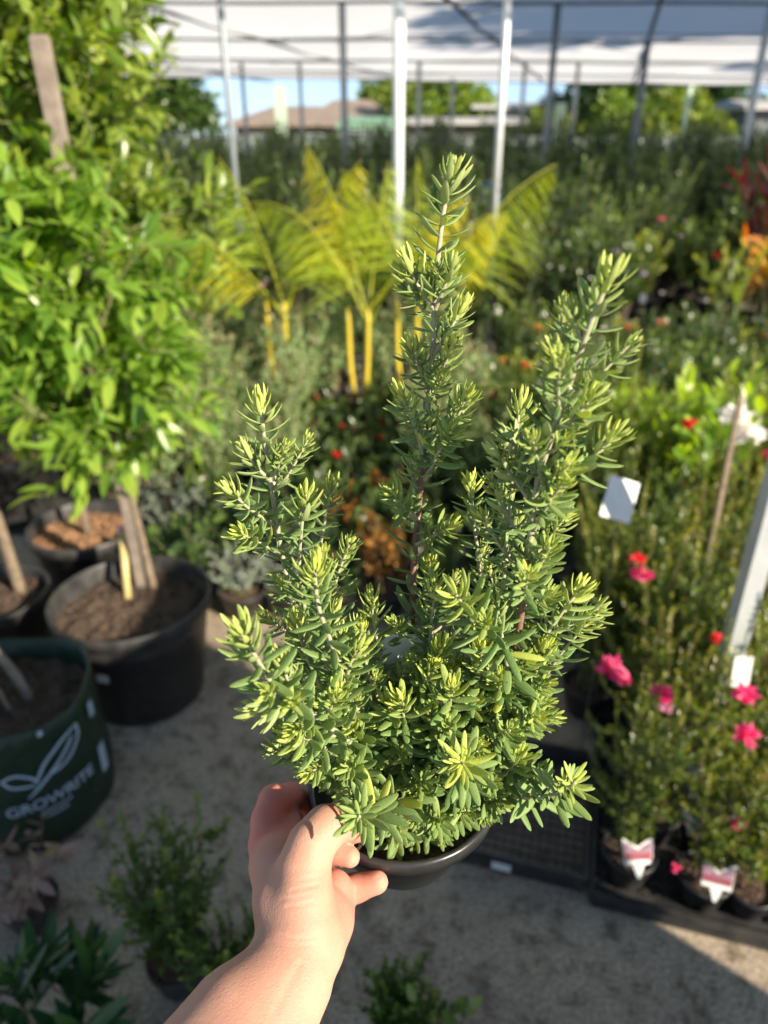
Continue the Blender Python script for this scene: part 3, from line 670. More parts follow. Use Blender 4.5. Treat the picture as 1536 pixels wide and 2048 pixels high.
def where(x, y):
    px = px_of((x, y, .8))[0]
    a = ('left of the palms' if px < 480 else 'below the left palm' if px < 640 else 'around the thick yellow palm cane' if px < 770 else 'behind the tallest held stem' if px < 930 else
         'between the two tall held stems' if px < 1120 else 'behind the right held stem' if px < 1290 else 'at the far right')
    return a
def place(proto, used, loc, rz=0, sc=1, label=None):
    o = proto if not used.get(proto.name) else copy_tree(proto); used[proto.name] = 1
    o.location = loc; o.rotation_euler = (0, 0, rz); o.scale = (sc, sc, sc)
    if label: o['label'] = label
    return o
USED = {}

# ------------------------------------------------------------------ left: trees in big pots
def tree(name, label, loc, pr, ph, z0, z1, rx, seed, n_limb, twig_n, leaf, lm, per=9, soilm='soil', off=(0, 0), trunk_r=.014, droop=.35, topw=.5, kind='potted tree', boff=(0, 0)):
    rng = np.random.default_rng(seed); root = empty(name, loc, 0, label, kind)
    link('pot', pot_mesh(pr, ph, pr * .76, .026, 'pot', 56), root); link('soil', soil_mesh(pr * .95, ph * .84, soilm, seed, .012), root)
    gt = MB(); gl = MB(); zb = ph * .84
    top = np.array([off[0], off[1], z1 - .1]); base = np.array([boff[0], boff[1], zb])
    TP = smooth_path([base - [0, 0, .02], base * .6 + top * .4 + [rng.normal(0, .02), rng.normal(0, .02), 0], top], 16)
    gt.tube(TP, np.linspace(trunk_r, trunk_r * .3, len(TP)), 10)
    link('trunk', gt.mesh('trunk', M['bark']), root)
    gb = MB(); pos, dr, up, ln, wd, ti = [], [], [], [], [], []
    for i in range(n_limb):
        f = (i + .5) / n_limb; zz = z0 + (z1 - z0) * f
        wid = rx * (math.sin(math.pi * min(.98, (.18 + .72 * f))) ** .6) * (1 if f < .6 else (1 - topw * (f - .6) / .4))
        a = i * 2.4 + rng.uniform(-.4, .4)
        o_ = wid * rng.uniform(.55, 1.05)
        sp_ = max(zb + .15, zz - .25); st = np.array([np.interp(sp_, TP[:, 2], TP[:, k]) for k in range(3)])
        ctr = np.array([np.interp(min(zz, z1-.1), TP[:, 2], TP[:, k]) for k in range(3)])
        tip = np.array([ctr[0] + o_ * math.cos(a), ctr[1] + o_ * math.sin(a), zz + rng.uniform(-.03, .08)])
        L = smooth_path([st, st * .5 + tip * .5 + [0, 0, .03], tip], 8); gb.tube(L, np.linspace(trunk_r * .45, .0018, len(L)), 5, cap=False)
        for j in range(twig_n):
            s = rng.uniform(.35, 1.02); p = np.array([np.interp(min(s, 1), np.linspace(0, 1, len(L)), L[:, k]) for k in range(3)])
            d = unit(rng.normal(size=3) + unit(tip - st) * .9 + np.array([0, 0, .35])); l = rng.uniform(.07, .20)
            q = p + d * l; Tq = smooth_path([p, (p + q) / 2 + rng.normal(0, .008, 3), q + [0, 0, -droop * l * .25]], 4)
            gb.tube(Tq, np.linspace(.0022, .001, len(Tq)), 4, cap=False)
            for k in range(per):
                s2 = (k + .6) / per; pp = np.array([np.interp(s2, np.linspace(0, 1, len(Tq)), Tq[:, c]) for c in range(3)])
                rd = perp(d, rng); a2 = rng.uniform(.5, 1.15) * (1.1 - .5 * s2)
                dd = d * math.cos(a2) + rd * math.sin(a2) + [0, 0, -droop * rng.uniform(.2, 1.2)]
                pos.append(pp); dr.append(dd); up.append(np.array([0, 0, 1.]) + rng.normal(0, .35, 3) + d * .3); kk = rng.uniform(.6, 1.15)
                ln.append(leaf[0] * kk); wd.append(leaf[1] * kk)
                ti.append((np.clip(rng.uniform(-.4, .55) + .7 * max(0, s2 - .6), 0, 1), rng.uniform(0, 1), 0))
    # leaves need a dent so none stands inside the trunk
    gl.leaves(T_FLAT, pos, dr, up, ln, wd, -.12 + rng.normal(0, .12, len(pos)), ti)
    link('limbs', gb.mesh('limbs', M['twig']), root); link('crown', gl.mesh('crown', M[lm]), root)
    return root
TA = (-.775, 1.86); TB = (-1.12, 2.40); TC = (-1.28, 1.98)
treeA = tree('potted_tree', 'young tree with broad bright green leaves in the large pot with a bamboo cane', (TA[0], TA[1], 0), .235, .37, .84, 1.50, .30, 21, 38, 10,
     (.082, .0135), 'lime', per=8, off=(-.07, .04), droop=.45, boff=(.03, .12))
treeB = tree('potted_tree', 'tall citrus tree with small yellow green leaves in the pot topped with orange bark mulch', (TB[0], TB[1], 0), .20, .33, .95, 2.32, .55, 22, 115, 11,
     (.076, .014), 'olive', per=9, soilm='mulch', off=(.12, .02), droop=.15, topw=.6)
treeC = tree('potted_tree', 'young tree in the black pot at the far left edge behind the green bag', (TC[0], TC[1], 0), .175, .30, .85, 1.75, .34, 23, 30, 8,
     (.08, .013), 'lime', per=8, off=(-.04, .06), boff=(.06, .07), trunk_r=.02, droop=.4)
tree('potted_tree', 'taller leafy citrus tree standing behind the mulched pot', (-1.75, 3.1, 0), .20, .34, .8, 2.7, .75, 24, 70, 11,
     (.085, .015), 'olive', per=9, off=(.1, 0), droop=.15)
# a second bright crown leaning out of the left edge, growing from the green bag
def stake(name, label, base, top, wd, m, cat='stake', parent=None, rz=0):
    b = np.array(base, float); t = np.array(top, float); g = MB(); d = t - b; L = np.linalg.norm(d)
    s = wd / 2; u = unit(np.cross(d, [0, 1, 0.])); v = unit(np.cross(u, d))
    P = [(-s, -s), (s, -s), (s, s), (-s, s)]
    vv = [u*p[0]*k + v*p[1]*k + d*f for f, k in ((0, 1), (1 - .01/L, 1), (1, .8)) for p in P]
    g.add(vv, [[3,2,1,0]] + [[i*4+j, i*4+(j+1) % 4, (i+1)*4+(j+1) % 4, (i+1)*4+j] for i in (0, 1) for j in range(4)] + [[8,9,10,11]])
    o = link(name, g.mesh(name, M[m], smooth=False), parent, tuple(b) if parent is None else tuple(b - np.array(parent.location)))
    if parent is None: tag(o, label, cat)
    return o
sb_ = Wz(288, 1172, .31); st_ = sb_ + np.array([.0, -.03, 1.50])
tt = Wy(78, 70, sb_[1] - .02)
stake('timber_stake', None, sb_, tt, .036, 'timber_grey', parent=treeA)
bb = Wz(256, 1198, .31)
g = MB(); tb = Wz(243, 1060, .50); g.tube([bb - treeA.location, tb - np.array(treeA.location)], .0115, 10); link('bamboo_cane', g.mesh('bamboo_cane', M['bamboo']), treeA)
g = MB(); g.tube([tb - np.array(treeA.location), tb - np.array(treeA.location) + [0, 0, .012]], .014, 10); link('pink_cap', g.mesh('pink_cap', plain('pink_cap', (.8, .4, .5), None, .5)), treeA)
for f in (.33, .62):
    g = MB(); p = sb_ * (1 - f) + tt * f - np.array(treeA.location); g.box(p[0]-.026, p[0]+.026, p[1]-.026, p[1]+.026, p[2]-.012, p[2]+.012); link('tree_tie', g.mesh('tree_tie', M['pot'], smooth=False), treeA)
# price sticker on the front pot
g = MB(); a0 = math.atan2(-1.8, .75) - .02; r_ = .216; a0 = rad(-100)
for k in range(5):
    pass
va = [a0 + rad(q) for q in np.linspace(-5, 5, 5)]
vs = [(r_*math.cos(a)*(1 + (z-.2)*.24/1), r_*math.sin(a)*(1 + (z-.2)*.24), z) for z in (.205, .235) for a in va]
g.add(vs, np.array([(i, i+1, i+6, i+5) for i in range(4)])); link('price_sticker', g.mesh('price_sticker', M['white_card']), treeA)
# red label on tree in mulched pot
lp = Wy(157, 965, 2.2) - np.array(treeB.location)
g = MB(); card(g, .05, .085, 0, 0, 0, .5, face=.3); o = link('plant_label', g.mesh('plant_label', [M['red_card'], M['label_photo'], M['white_card']], smooth=False), treeB, tuple(lp)); o.rotation_euler = (.2, .7, .2)

def grow_bag():
    c = Wz(75, 1600, 0); c = np.array([-.955, 1.42, 0]); R, H = .21, .39
    root = empty('grow_bag', tuple(c), 0, 'dark green woven planter bag with a pale leaf logo, standing on the concrete', 'planter bag')
    rng = np.random.default_rng(3); g = MB(); n = 72; rows = []
    prof = [(0, .004), (R*.90, 0), (R*.99, .02), (R*1.02, .12), (R*1.0, .25), (R*.99, .36), (R, H), (R-.004, H+.002), (R-.008, H), (R-.012, H-.06), (R-.014, .1)]
    a = np.linspace(0, 2*np.pi, n, endpoint=False); v = []
    for (r, z) in prof:
        wob = 1 + (.012*np.sin(a*5+z*9) + .008*np.sin(a*11+z*25+1)) * (1 if r > .05 else 0)
        v += [(r*k*math.cos(q), r*k*math.sin(q), z + (.01*math.sin(q*3) if z > .35 else 0)) for q, k in zip(a, wob)]
    f = [(i*n+j, i*n+(j+1) % n, (i+1)*n+(j+1) % n, (i+1)*n+j) for i in range(len(prof)-1) for j in range(n)]
    g.add(v, np.array(f)); link('bag', g.mesh('bag', M['bag']), root)
    link('soil', soil_mesh(R*.93, H-.07, 'soil', 9, .012), root)
    # printed logo, wrapped round the bag: u = arc length to the right, v = height
    def wrap(u, vz, a0=rad(-46)):
        r = R * 1.035 + .0015; q = a0 + u / r; return (r*math.cos(q), r*math.sin(q), vz)
    pr = MB()
    def stroke(P, w_):
        P = smooth_path(np.c_[np.array(P, float), np.zeros(len(P))], 20)[:, :2]; T = np.gradient(P, axis=0); T /= np.linalg.norm(T, axis=1, keepdims=True)
        Nn = np.c_[-T[:, 1], T[:, 0]]; k = len(P); ww = w_ * np.interp(np.linspace(0, 1, k), [0, .15, .85, 1], [.5, 1, 1, .5])
        A = P + Nn*ww[:, None]; Bq = P - Nn*ww[:, None]
        pr.add([wrap(*p) for p in A] + [wrap(*p) for p in Bq], np.array([(i, i+k, i+k+1, i+1) for i in range(k-1)]))
    zc = .25
    stroke([(-.03, zc-.005), (.0, zc+.04), (.05, zc+.075), (.095, zc+.09)], .0042)
    stroke([(.095, zc+.09), (.09, zc+.05), (.05, zc+.01), (.0, zc-.002)], .0042)
    stroke([(-.055, zc-.045), (-.01, zc-.01), (.045, zc+.035), (.078, zc+.068)], .0042)
    stroke([(-.10, zc+.03), (-.07, zc+.035), (-.04, zc+.015), (-.025, zc-.008)], .0036)
    stroke([(-.10, zc+.03), (-.085, zc+.005), (-.06, zc-.006), (-.03, zc-.012)], .0036)
    link('printed_leaf_logo', pr.mesh('printed_leaf_logo', M['bag_print'], smooth=False), root); pr = MB()
    stroke([(.005, zc+.135), (.005, zc+.118)], .006)
    link('printed_drop', pr.mesh('printed_drop', M['bag_print'], smooth=False), root); pr = MB()
    cu = bpy.data.curves.new('lettering', 'FONT'); cu.body = 'GROWRITE'; cu.size = .043; cu.align_x = 'CENTER'; cu.offset = .0009
    to = bpy.data.objects.new('lettering', cu); COL.objects.link(to)
    dg = bpy.context.evaluated_depsgraph_get(); tm = to.evaluated_get(dg).to_mesh()
    tv = [(q.co.x, q.co.y) for q in tm.vertices]; tf = [list(p.vertices) for p in tm.polygons]
    pr.add([wrap(x, zc - .088 + y) for x, y in tv], tf)
    bpy.data.objects.remove(to)
    for row, (w0, zz) in enumerate(((.075, zc-.108), (.05, zc-.125))):
        x = -w0/2
        while x < w0/2:
            l = rng.uniform(.004, .009); pr.add([wrap(x, zz), wrap(x+l, zz), wrap(x+l, zz+.008), wrap(x, zz+.008)], np.array([[0, 1, 2, 3]])); x += l + .0025
    link('printed_lettering', pr.mesh('printed_lettering', M['bag_print'], smooth=False), root)
    # print on the neighbouring face, seen edge-on
    for (u0, z0, l, hh) in ((.145, .12, .03, .09), (.145, .31, .022, .045)):
        pr = MB(); pr.add([wrap(u0, z0), wrap(u0+l, z0), wrap(u0+l, z0+hh), wrap(u0, z0+hh)], np.array([[0, 1, 2, 3]]))
        link('printed_side_panel', pr.mesh('printed_side_panel', M['bag_print'], smooth=False), root)
    g = MB(); g.tube(smooth_path([(.045, .03, H-.09), (-.01, .02, H+.10), (-.22, -.02, .9)], 10), np.linspace(.013, .008, 11), 8); 
    g.tube(smooth_path([(.02, -.02, H-.09), (-.04, -.03, H+.12), (-.26, -.05, .8)], 10), .006, 6)
    link('trunk', g.mesh('trunk', M['timber_grey']), root)
    gs, gl, gf = shrub_parts(77, .5, .22, 7, leaf=(.09, .014), nleaf=14, tm=T_FLAT, droop=.4)
    link('crown', gl.mesh('crown', M['lime']), root, (-.24, -.03, .82))
grow_bag()

# ------------------------------------------------------------------ trays and grevilleas, right
TR = math.atan2(-.11, .375)
def tray(loc, rz, w_, d_, h_, label, sticker=False, mesh_floor=True):
    root = empty('plant_tray', loc, rz, label, 'tray'); g = MB(); t = .004
    for (x0, x1, y0, y1) in ((0, w_, 0, t), (0, w_, d_-t, d_), (0, t, t, d_-t), (w_-t, w_, t, d_-t)): g.box(x0, x1, y0, y1, 0, h_)
    for (x0, x1, y0, y1) in ((-.008, w_+.008, -.008, 0), (-.008, w_+.008, d_, d_+.008), (-.008, 0, 0, d_), (w_, w_+.008, 0, d_)): g.box(x0, x1, y0, y1, h_-.012, h_+.002)
    link('tray_rim', g.mesh('tray_rim', M['pot'], smooth=False), root)
    g = MB(); n = 15
    for i in range(n + 1):
        x = t + (w_ - 2*t) * i / n; y = t + (d_ - 2*t) * i / n
        bw = .0022 if sticker else .009; g.box(x-bw, x+bw, t, d_-t, .010, .016); g.box(t, w_-t, y-bw, y+bw, .0165, .020)
    link('mesh_floor', g.mesh('mesh_floor', M['pot'], smooth=False), root)
    if sticker:
        g = MB(); g.box(w_*.34, w_*.48, -.0095, -.0085, .018, .042); link('price_sticker', g.mesh('price_sticker', M['white_card'], smooth=False), root)
ux = np.array([math.cos(TR), math.sin(TR), 0]); uy = np.array([-math.sin(TR), math.cos(TR), 0])
c0 = Wz(1180, 1812, 0)
tray(tuple(c0), TR, .46, .62, .055, 'black plastic tray full of small pots at the lower right')
tray(tuple(c0 - ux * .35 + uy*.03), TR, .33, .40, .06, 'empty black mesh-floored tray with a white sticker on its front', sticker=True)
tray(tuple(c0 + ux * .49), TR, .46, .62, .055, 'black plastic tray at the right edge holding more small pots')

def butterfly(parent, x, y, z, rz):
    g = MB(); th = .0008
    def P(pts, m, off):
        v = [(a, -off, b) for a, b in pts] + [(a, -off + th, b) for a, b in pts]; k = len(pts)
        g.add(v, [list(range(k)), list(range(2*k-1, k-1, -1))] + [[i, i+k, (i+1) % k + k, (i+1) % k] for i in range(k)], mat=m)
    P([(-.033, 0), (.033, 0), (.036, .062), (.018, .052), (0, .040), (-.018, .052), (-.036, .062)], 0, 0)
    P([(-.031, .010), (.031, .010), (.033, .030), (-.033, .030)], 1, .0012)
    P([(-.033, .031), (.033, .031), (.034, .054), (.018, .046), (0, .034), (-.018, .046), (-.034, .054)], 2, .0012)
    P([(-.014, -.001), (.014, -.001), (.003, -.032), (-.003, -.032)], 0, .0003)
    o = link('plant_label', g.mesh('plant_label', [M['white_card'], M['label_print'], M['label_photo']], smooth=False), parent, (x, y, z)); o.rotation_euler = (-.45, 0, rz)
    return o
grev = []
for k, (lf, fm, fl) in enumerate((('grev', 'f_pink', 0), ('grev', 'f_pink', 0), ('grev', 'f_pink', 2), ('mid', 'f_palepink', 0))):
    hh = (.62, .72, .56, .60)[k]
    parts = shrub_parts(100 + k, hh - .1, .085 + .02 * (k % 2), 9, leaf=(.021, .0048), nleaf=95, tm=T_SM, twigs=8, ang=1.0, start=.12, young=.25, flowers=fl, fsize=.022, r0=.0022)
    grev.append(potted('grevillea_shrub', 'x', 'potted plant', 'slender fine-leaved shrubs in small pots on the right', (0, 0, 0), 0, .062, .095, parts, lf, 'twig' if k % 2 else 'brown_stem', fm))
rng = np.random.default_rng(40); GP = []
post_xy = W(1500, 1170, 1.62)[:2]
# the others of this bed stand on the ground behind the trays, taller towards the back
for j in range(13):
    for i in range(-1, 12):
        p = c0 + ux * (.085 + .135 * i + (.03 if j % 2 else 0)) + uy * (.082 + .150 * j) + np.array([rng.normal(0, .012), rng.normal(0, .012), 0])
        if j < 4 and i < 0: continue
        x, y, t = px_of(p + [0, 0, .5])
        if x > 1640 or (p[1] > 2.75) or p[0] > 2.1: continue
        if np.linalg.norm(p[:2] - post_xy) < .10: continue
        z = .021 if j < 4 and p[0] < 1.4 else 0
        k = int(rng.integers(0, 4)); sc = rng.uniform(.9, 1.1) * (1 + .035 * j) * (.90 if j == 0 else 1) 
        lab = (('small shrub behind the first butterfly-shaped tag', 'small shrub behind the second butterfly-shaped tag', 'small front-row shrub right of the two butterfly tags', 'small front-row shrub at the right edge', 'x', 'x', 'x', 'x', 'x', 'x')[max(i, 0)] if j == 0 else
               'fine-leaved shrub packed in row %d behind the front tray edge, %s' % (j + 1, ('left edge', 'second from left', 'third from left', 'middle', 'right of middle', 'by the metal post', 'far right')[min(max(i, 0), 6)]) if j < 4 else
               'taller fine-leaved shrub in the packed bed, row %d, %s' % (j + 1, ('left edge', 'left edge', 'under the white card', 'right of the white card', 'left of the timber stake', 'at the timber stake', 'left of the metal post', 'behind the metal post')[min(max(i, 0), 7)]))
        o = place(grev[k], USED, tuple(p + [0, 0, z]), rng.uniform(0, 6.28), sc, lab); GP.append((p, o, j, i))
        if j == 0 and i in (0, 1):
            lb = butterfly(o, 0, 0, 0, 0)
            r_ = .056; ang_ = -o.rotation_euler.z; q = np.array([math.sin(ang_) * -0 , 0])
            fx, fy = math.cos(-math.pi/2 - o.rotation_euler.z) * r_, math.sin(-math.pi/2 - o.rotation_euler.z) * r_
            lb.location = (fx, fy, .115); lb.rotation_euler = (-.5, 0, -o.rotation_euler.z + (.05 if i == 0 else -.3))
# the flower heads seen in the photograph, each on the plant below it
for (fx, fy, t, sz, fm) in ((1225, 1340, 1.50, .032, 'f_pink'), (1250, 1362, 1.50, .018, 'f_pink'), (1322, 1392, 1.52, .028, 'f_pink'), (1330, 1420, 1.53, .018, 'f_palepink'), (1490, 1392, 1.40, .028, 'f_pink'),
                          (1492, 1474, 1.42, .030, 'f_pink'), (1283, 1150, 1.7, .024, 'f_pink'), (1275, 1122, 1.72, .018, 'f_red'), (1380, 850, 2.3, .02, 'f_red'),
                          (1472, 838, 2.1, .046, 'f_white'), (1500, 870, 2.1, .045, 'f_white'), (1400, 1620, 1.6, .012, 'f_white'), (1412, 1622, 1.6, .012, 'f_palepink'), (1352, 1738, 1.62, .014, 'f_pink'),
                          (1396, 1680, 1.62, .012, 'f_white'), (1485, 1690, 1.6, .015, 'f_palepink'), (1433, 1278, 1.5, .014, 'f_red')):
    p = W(fx, fy, t); q = min(GP, key=lambda e: np.linalg.norm(e[0][:2] - p[:2])); o = q[1]
    g = MB(); blossom(g, (0, 0, 0), sz, np.random.default_rng(int(fx)), 26)
    f = link('flower_head', g.mesh('flower_head', M[fm]), o)
    rzz = o.rotation_euler.z; d = (p - np.array(o.location)) / o.scale[0]
    f.location = (d[0]*math.cos(-rzz) - d[1]*math.sin(-rzz), d[0]*math.sin(-rzz) + d[1]*math.cos(-rzz), d[2])
# metal post
g = MB(); s = .021; g.box(-s, s, -s, s, 0, 1.9); g2 = MB()
o = link('metal_post', g.mesh('metal_post', M['steel'], smooth=False), None, (post_xy[0], post_xy[1], 0)); o.rotation_euler = (0, 0, 0.0)
tag(o, 'square galvanised metal post rising among the shrubs at the right edge', 'post')
b_ = W(1485, 1350, 1.52); g = MB(); card(g, .038, .07, 0, 0, 0, .15, pr=False)
o = link('hanging_tag', g.mesh('hanging_tag', M['white_card'], smooth=False), None, tuple(b_ - [0, 0, .03])); tag(o, 'crumpled white tag stuck on the foot of the square metal post', 'tag')
# white card on a stake
p = W(1243, 1000, 1.75); g = MB(); card(g, .078, .10, -.05, 0, 0, .2, pr=False); root = empty('plant_sign', (p[0], p[1], 0), 0, 'blank white card on a thin stake tilted among the shrubs', 'sign')
o = link('card', g.mesh('card', M['white_card'], smooth=False), root, (0, 0, p[2])); o.rotation_euler = (-.3, .32, 0)
g = MB(); g.tube([(.01, .02, 0), (.0, .01, p[2] - .03)], .002, 6); link('stake', g.mesh('stake', M['bark'], smooth=False), root)
for (a, b_, t, lb) in (((1440, 1000), (1482, 790), 1.95, 'brown timber stake leaning beside the white flowers'), ):
    A = W(a[0], a[1], t); Bq = W(b_[0], b_[1], t * .985); d = unit(Bq - A); A0 = A - d * (A[2] / d[2])
    stake('timber_stake', lb, A0, Bq, .013, 'bark')

# ------------------------------------------------------------------ broad-leaved plants behind the right bed
leafyp = shrub_parts(131, .80, .17, 8, leaf=(.095, .024), nleaf=18, tm=T_FLAT, twigs=5, ang=.95, start=.35, young=.3, r0=.004)
leafy = potted('leafy_shrub', 'x', 'potted plant', 'bright leafy shrubs behind the right bed', (0, 0, 0), 0, .09, .14, leafyp, 'lime')
for (fx, fy, Y, sc) in ((1445, 700, 2.35, 1.12), (1300, 735, 2.55, 1.0), (1235, 760, 2.75, .95), (1360, 740, 2.9, .95), (1150, 790, 2.9, .85), (1060, 830, 2.9, .75), (1500, 700, 2.8, 1), (1200, 745, 3.2, 1)):
    p = Wy(fx, fy, Y); place(leafy, USED, (p[0], p[1], 0), fx, p[2] / .93, 'broad-leaved bright green shrub behind the right bed, ' + ('under the right held stem' if fx < 1180 else 'above the white card' if fx < 1290 else 'left of the timber stake' if fx < 1410 else 'above the white flowers') + (', rear row' if Y > 2.9 else ', front row'))

# ------------------------------------------------------------------ palms
def palm(loc, h, seed, fronds, label, lean=0):
    rng = np.random.default_rng(seed); root = empty('palm_plant', loc, 0, label, 'palm', 'golden palms in the middle of the nursery')
    link('pot', POT(.15, .26, 'pot'), root); link('soil', SOIL(.15, .26, 'soil'), root)
    g = MB()
    canes = [(.03, 0), (-.035, .03), (.0, -.05)]
    for cx, cy in canes[:2]:
        g.tube(smooth_path([(cx, cy, .2), (cx*1.6, cy*1.6, .45), (cx*1.8+lean*.3, cy*2, h*.52)], 8), np.linspace(.019, .012, 9), 8, tint=(.3, .5, 0))
    link('cane', g.mesh('cane', M['palm_stem']), root)
    for (az, el, L, curl) in fronds:
        g = MB(); s0 = np.array([canes[0][0] * 1.6, 0, h * rng.uniform(.44, .54)])
        d0 = np.array([math.cos(az)*math.cos(el), math.sin(az)*math.cos(el), math.sin(el)]); P = []; p = s0.copy(); d = d0.copy(); n = 22
        for k in range(n + 1):
            P.append(p.copy()); d = unit(d + np.array([0, 0, -curl / n]) * (k / n * 2)); p = p + d * L / n
        P = np.array(P); g.tube(P, np.linspace(.008, .002, n + 1), 5, cap=False, mat=0, tint=(.35, .8, 0))
        pos, dr, up, ln, bd, ti = [], [], [], [], [], []
        yel = rng.uniform(0, .15) if rng.random() < .75 else .8
        for k in range(int(2 * n * 1.6)):
            f = .22 + .77 * (k // 2 + .5 * (k % 2)) / (1.6 * n + 1); x = f * n; i = min(int(x), n - 1); pp = P[i] * (1 - (x - i)) + P[i+1] * (x - i); t = unit(P[i+1] - P[i])
            side = unit(np.cross(t, [0, 0, 1.])) * (1 if k % 2 else -1); ll = L * .36 * math.sin(math.pi * min(.97, .25 + .7 * f)) 
            pos.append(pp); dr.append(t * .75 + side * rng.uniform(.15, .5) + np.array([0, 0, -.45 - .5 * f + rng.normal(0, .10)])); up.append(np.cross(side, t) * (1 if k % 2 else -1) + np.array([0, 0, .5])); ln.append(ll); bd.append(-.25 - rng.uniform(0, .25))
            ti.append((np.clip(yel * rng.uniform(.2, 1.2) + max(0, f - .85), 0, 1), rng.uniform(0, 1), 0))
        g.leaves(T_NARROW, pos, dr, up, ln, .0056, bd, ti)
        link('frond', g.mesh('frond', [M['palm'], M['palm_stem']]), root)
pp = Wz(715, 838, .25)
palm((pp[0], 4.2, 0), 1.45, 1, [(rad(140), 1.25, 1.0, 1.0), (rad(178), 1.15, .95, 1.7), (rad(15), 1.1, .95, 1.1), (rad(-10), .95, .8, 1.9), (rad(60), 1.35, .9, .7)],
     'tallest golden palm with a thick yellow cane right behind the held shrub')
palm((-.64, 4.35, 0), 1.46, 2, [(rad(180), .80, 1.0, .5), (rad(165), 1.3, .85, 1.1), (rad(15), 1.15, .95, .7), (rad(0), 1.2, 1.0, 2.2), (rad(200), .95, .85, 1.3)],
     'golden palm with orange-tipped fronds left of the thick cane')
palm((.14, 4.25, 0), 1.5, 3, [(rad(22), .95, 1.2, .8), (rad(160), 1.2, .85, 1.2), (rad(90), 1.3, .9, .8), (rad(-10), 1.2, .8, 1.8)],
     'golden palm with two yellow canes hidden behind the shrub stem')

# ------------------------------------------------------------------ middle beds
def proto(name, group, cat='potted plant', **k):
    pr = k.pop('pot'); lf = k.pop('leafm'); fm = k.pop('flowm', None); st = k.pop('stemm', 'twig'); lab = k.pop('lab', None); seed = k.pop('seed')
    return potted(name, 'x', cat, group, (0, 0, -50), 0, pr[0], pr[1], shrub_parts(seed, **k), lf, st, fm, lab=lab)
gum = [proto('round_leaved_shrub', 'grey-green round-leaved shrubs under the palms', pot=(.075, .11), leafm='gum', stemm='brown_stem', seed=200 + k, h=(.62, .74, .55)[k], r=.16, nst=7,
             leaf=(.044, .017), nleaf=30, tm=T_SM, twigs=5, ang=1.0, start=.12, young=.12, r0=.003, flowm='f_palepink', flowers=(0, 1, 0)[k], fsize=.02, lab=(.035, .05, .06, .02, 'white_card') if k == 0 else None) for k in range(3)]
low = [proto('bronze_leaved_plant', 'low bronze and orange leaved plants', pot=(.07, .10), leafm='bronze', stemm='brown_stem', seed=220, h=.24, r=.12, nst=9, leaf=(.06, .014), nleaf=9, tm=T_FLAT, twigs=2, ang=1.1, start=.3),
       proto('red_flowered_plant', 'dark green plants with red flowers', pot=(.07, .10), leafm='dark', seed=221, h=.24, r=.12, nst=9, leaf=(.055, .014), nleaf=12, tm=T_FLAT, twigs=2, ang=1.1, start=.3, flowers=3, fsize=.022, flowm='f_red'),
       proto('dark_leaved_plant', 'low dark green plants behind the held shrub', pot=(.07, .10), leafm='dark', seed=222, h=.26, r=.13, nst=9, leaf=(.06, .016), nleaf=12, tm=T_FLAT, twigs=2, ang=1.1, start=.3, lab=(.04, .06, .05, .02, 'white_card')),
       proto('green_leaved_plant', 'low bright green plants', pot=(.07, .10), leafm='mid', seed=223, h=.22, r=.13, nst=9, leaf=(.05, .013), nleaf=12, tm=T_FLAT, twigs=2, ang=1.1, start=.3, flowers=2, fsize=.02, flowm='f_white'),
       None,
       proto('silver_plant', 'silvery spreading plants beside the big pots', pot=(.08, .10), leafm='silver', seed=224, h=.17, r=.17, nst=14, leaf=(.014, .0045), nleaf=36, tm=T_SM, twigs=4, ang=1.1, start=.2),
       proto('dark_leafy_shrub', 'dark leafy shrubs right of the palms', pot=(.09, .14), leafm='dark', seed=225, h=.46, r=.17, nst=9, leaf=(.06, .018), nleaf=20, tm=T_SM, twigs=4, ang=1.0, start=.15, flowers=0, fsize=.03, flowm='f_palepink'),
       proto('green_leafy_shrub', 'mid green leafy shrubs right of the palms', pot=(.09, .14), leafm='mid', seed=226, h=.42, r=.17, nst=9, leaf=(.055, .018), nleaf=20, tm=T_SM, twigs=4, ang=1.0, start=.15, flowers=2, fsize=.03, flowm='f_white', lab=(.045, .06, .08, .02, 'white_card')),
       proto('bronze_leafy_shrub', 'bronze tipped leafy shrubs right of the palms', pot=(.09, .14), leafm='yellowg', seed=227, h=.36, r=.16, nst=9, leaf=(.06, .018), nleaf=16, tm=T_SM, twigs=4, ang=1.0, start=.15, flowers=3, fsize=.03, flowm='f_red')]
low = [q for q in low if q]
LOWLAB = ['low bronze and orange leaved plant', 'low dark plant with red flowers', 'low dark green plant with a white label',
          'low green plant with white flowers', 'silvery grey spreading plant', 'dark leafy shrub', 'mid green leafy shrub with a label', 'yellow-green shrub with red flowers']
rng = np.random.default_rng(60)
def far_from_pots(x, y):
    return all(math.hypot(x - a, y - b) > r for a, b, r in ((TA[0], TA[1], .34), (TB[0], TB[1], .30), (TC[0], TC[1], .28), (-1.75, 3.1, .3), (-.64, 4.35, .2), (pp[0], 4.2, .2), (.14, 4.25, .2)))
